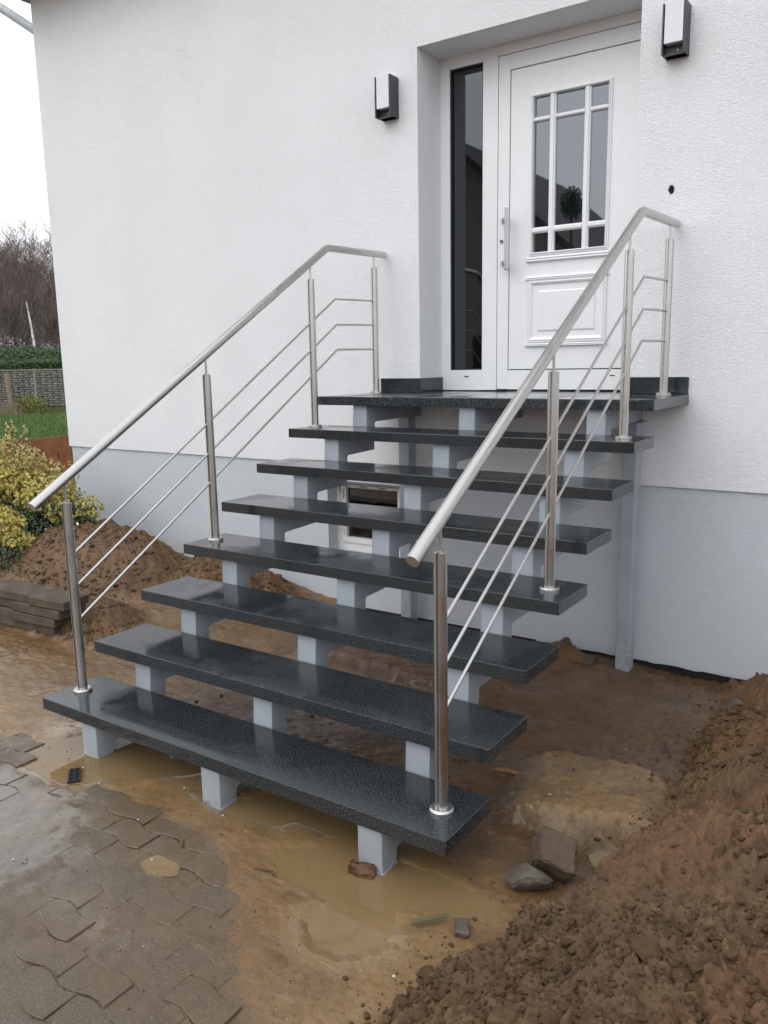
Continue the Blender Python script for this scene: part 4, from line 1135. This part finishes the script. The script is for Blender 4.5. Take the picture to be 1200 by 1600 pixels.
# the mass of bare wood further back
V = []; F = []
rnd = random.Random(5)
def wood_batch(cx, cy, sc, rot, me, base):
    co = np.empty(len(me.vertices) * 3, dtype=np.float32); me.vertices.foreach_get('co', co); co = co.reshape(-1, 3) * sc
    c, s = math.cos(rot), math.sin(rot)
    co = np.stack([co[:, 0] * c - co[:, 1] * s + cx, co[:, 0] * s + co[:, 1] * c + cy, co[:, 2] + Z0], -1)
    f = np.empty(len(me.polygons) * 4, dtype=np.int32); me.polygons.foreach_get('vertices', f); return co, f.reshape(-1, 4) + base
base = 0
for i in range(30):
    t = (i + .5) / 30; cx = -50 + 9.5 * t + rnd.uniform(-.7, .7) - 3 * (i % 3); cy = 23 + 8.5 * t + rnd.uniform(-.7, .7) + 3 * (i % 3) * .6
    co, f = wood_batch(cx, cy, rnd.uniform(.92, 1.12), rnd.uniform(0, 6.28), kinds[i % 3][1], base); V.append(co); F.append(f); base += len(co)
for i in range(12):
    t = (i + .5) / 12; cx = -46 + 9.5 * t; cy = 21.5 + 8 * t
    co, f = wood_batch(cx, cy, .75, rnd.uniform(0, 6.28), kinds[i % 3][1], base); co[:, 2] -= 2.6; V.append(co); F.append(f); base += len(co)
o = pydata('bare_wood', np.concatenate(V), np.concatenate(F), M['twig']); tag(o, 'dense brown bare wood behind the hedge and trees', kind='stuff')
n = 22000; t = RNG.uniform(0, 1, n)          # undergrowth of the wood
P = np.stack([-44 + 9 * t + RNG.normal(0, 1, n), 20 + 8 * t + RNG.normal(0, 1, n), Z0 + np.abs(RNG.normal(0, 1, n)) * 2.9], -1)
V = np.stack([P, P + [.03, 0, 0], P + RNG.normal(0, .45, (n, 3)) + [0, 0, .35]], 1).reshape(-1, 3)
o = pydata('undergrowth', V, np.arange(n * 3).reshape(-1, 3), M['twig']); tag(o, 'brown tangled undergrowth at the foot of the bare wood', kind='stuff')
# birch pole
bi = empty('birch_tree', (-30.5, 16.7, Z0)); tag(bi, 'slender white birch stem rising just behind the hedge', 'tree')
bm = bmesh.new(); tube(bm, [(0, 0, 0), (.03, 0, 2.5), (-.12, 0, 3.6), (-.28, 0, 4.45)], .06, 7, radii=[.06, .055, .04, .02]); obj('trunk', bm, M['birch'], bi)
bm = bmesh.new()
for k in range(26):
    z = 2.6 + k * .07; a = random.uniform(0, 6.28); tube(bm, [(-.03 * k * .2, 0, z), (math.cos(a) * .5, math.sin(a) * .5, z + .5)], .006, 3, caps=False)
obj('crown', bm, M['twig'], bi)

# ================================================================= across the street (seen mirrored in the panes and steel)
nb = empty('neighbour_house', (-9.6, -19.5, Z0)); tag(nb, 'neighbouring gabled house across the street, mirrored in the door panes', 'house')
boxo('wall', -3.9, 3.9, -4, 4, 0, 4.0, M['wall_far'], nb)
bm = bmesh.new(); prism(bm, [(-4.4, 3.9), (0, 7.7), (4.4, 3.9), (4.4, 3.72), (0, 7.5), (-4.4, 3.72)], 'y', -4.4, 4.4); obj('roof', bm, M['roof_far'], nb)
bm = bmesh.new(); prism(bm, [(-3.9, 4.0), (3.9, 4.0), (0, 7.4)], 'y', -3.9, 3.9); obj('gable', bm, M['wall_far'], nb)
for x in (-1.9, 1.3): boxo('window', x - .5, x + .5, 3.98, 4.03, 1, 2.3, M['rubber'], nb)
rt_ = empty('round_tree', (-4.69, -12.2, Z0)); tag(rt_, 'small round crowned tree across the street, mirrored in the door pane', 'tree')
bm = bmesh.new(); tube(bm, [(0, 0, 0), (0, 0, 4.6)], .035, 8); obj('trunk', bm, M['bark'], rt_)
p_, d_ = blob((0, 0, 4.88), (.24, .24, .36), 900, .6); leaves('crown', p_, d_ + RNG.normal(size=p_.shape), RNG.uniform(.05, .1, 900), M['leaf_dark'], rt_)
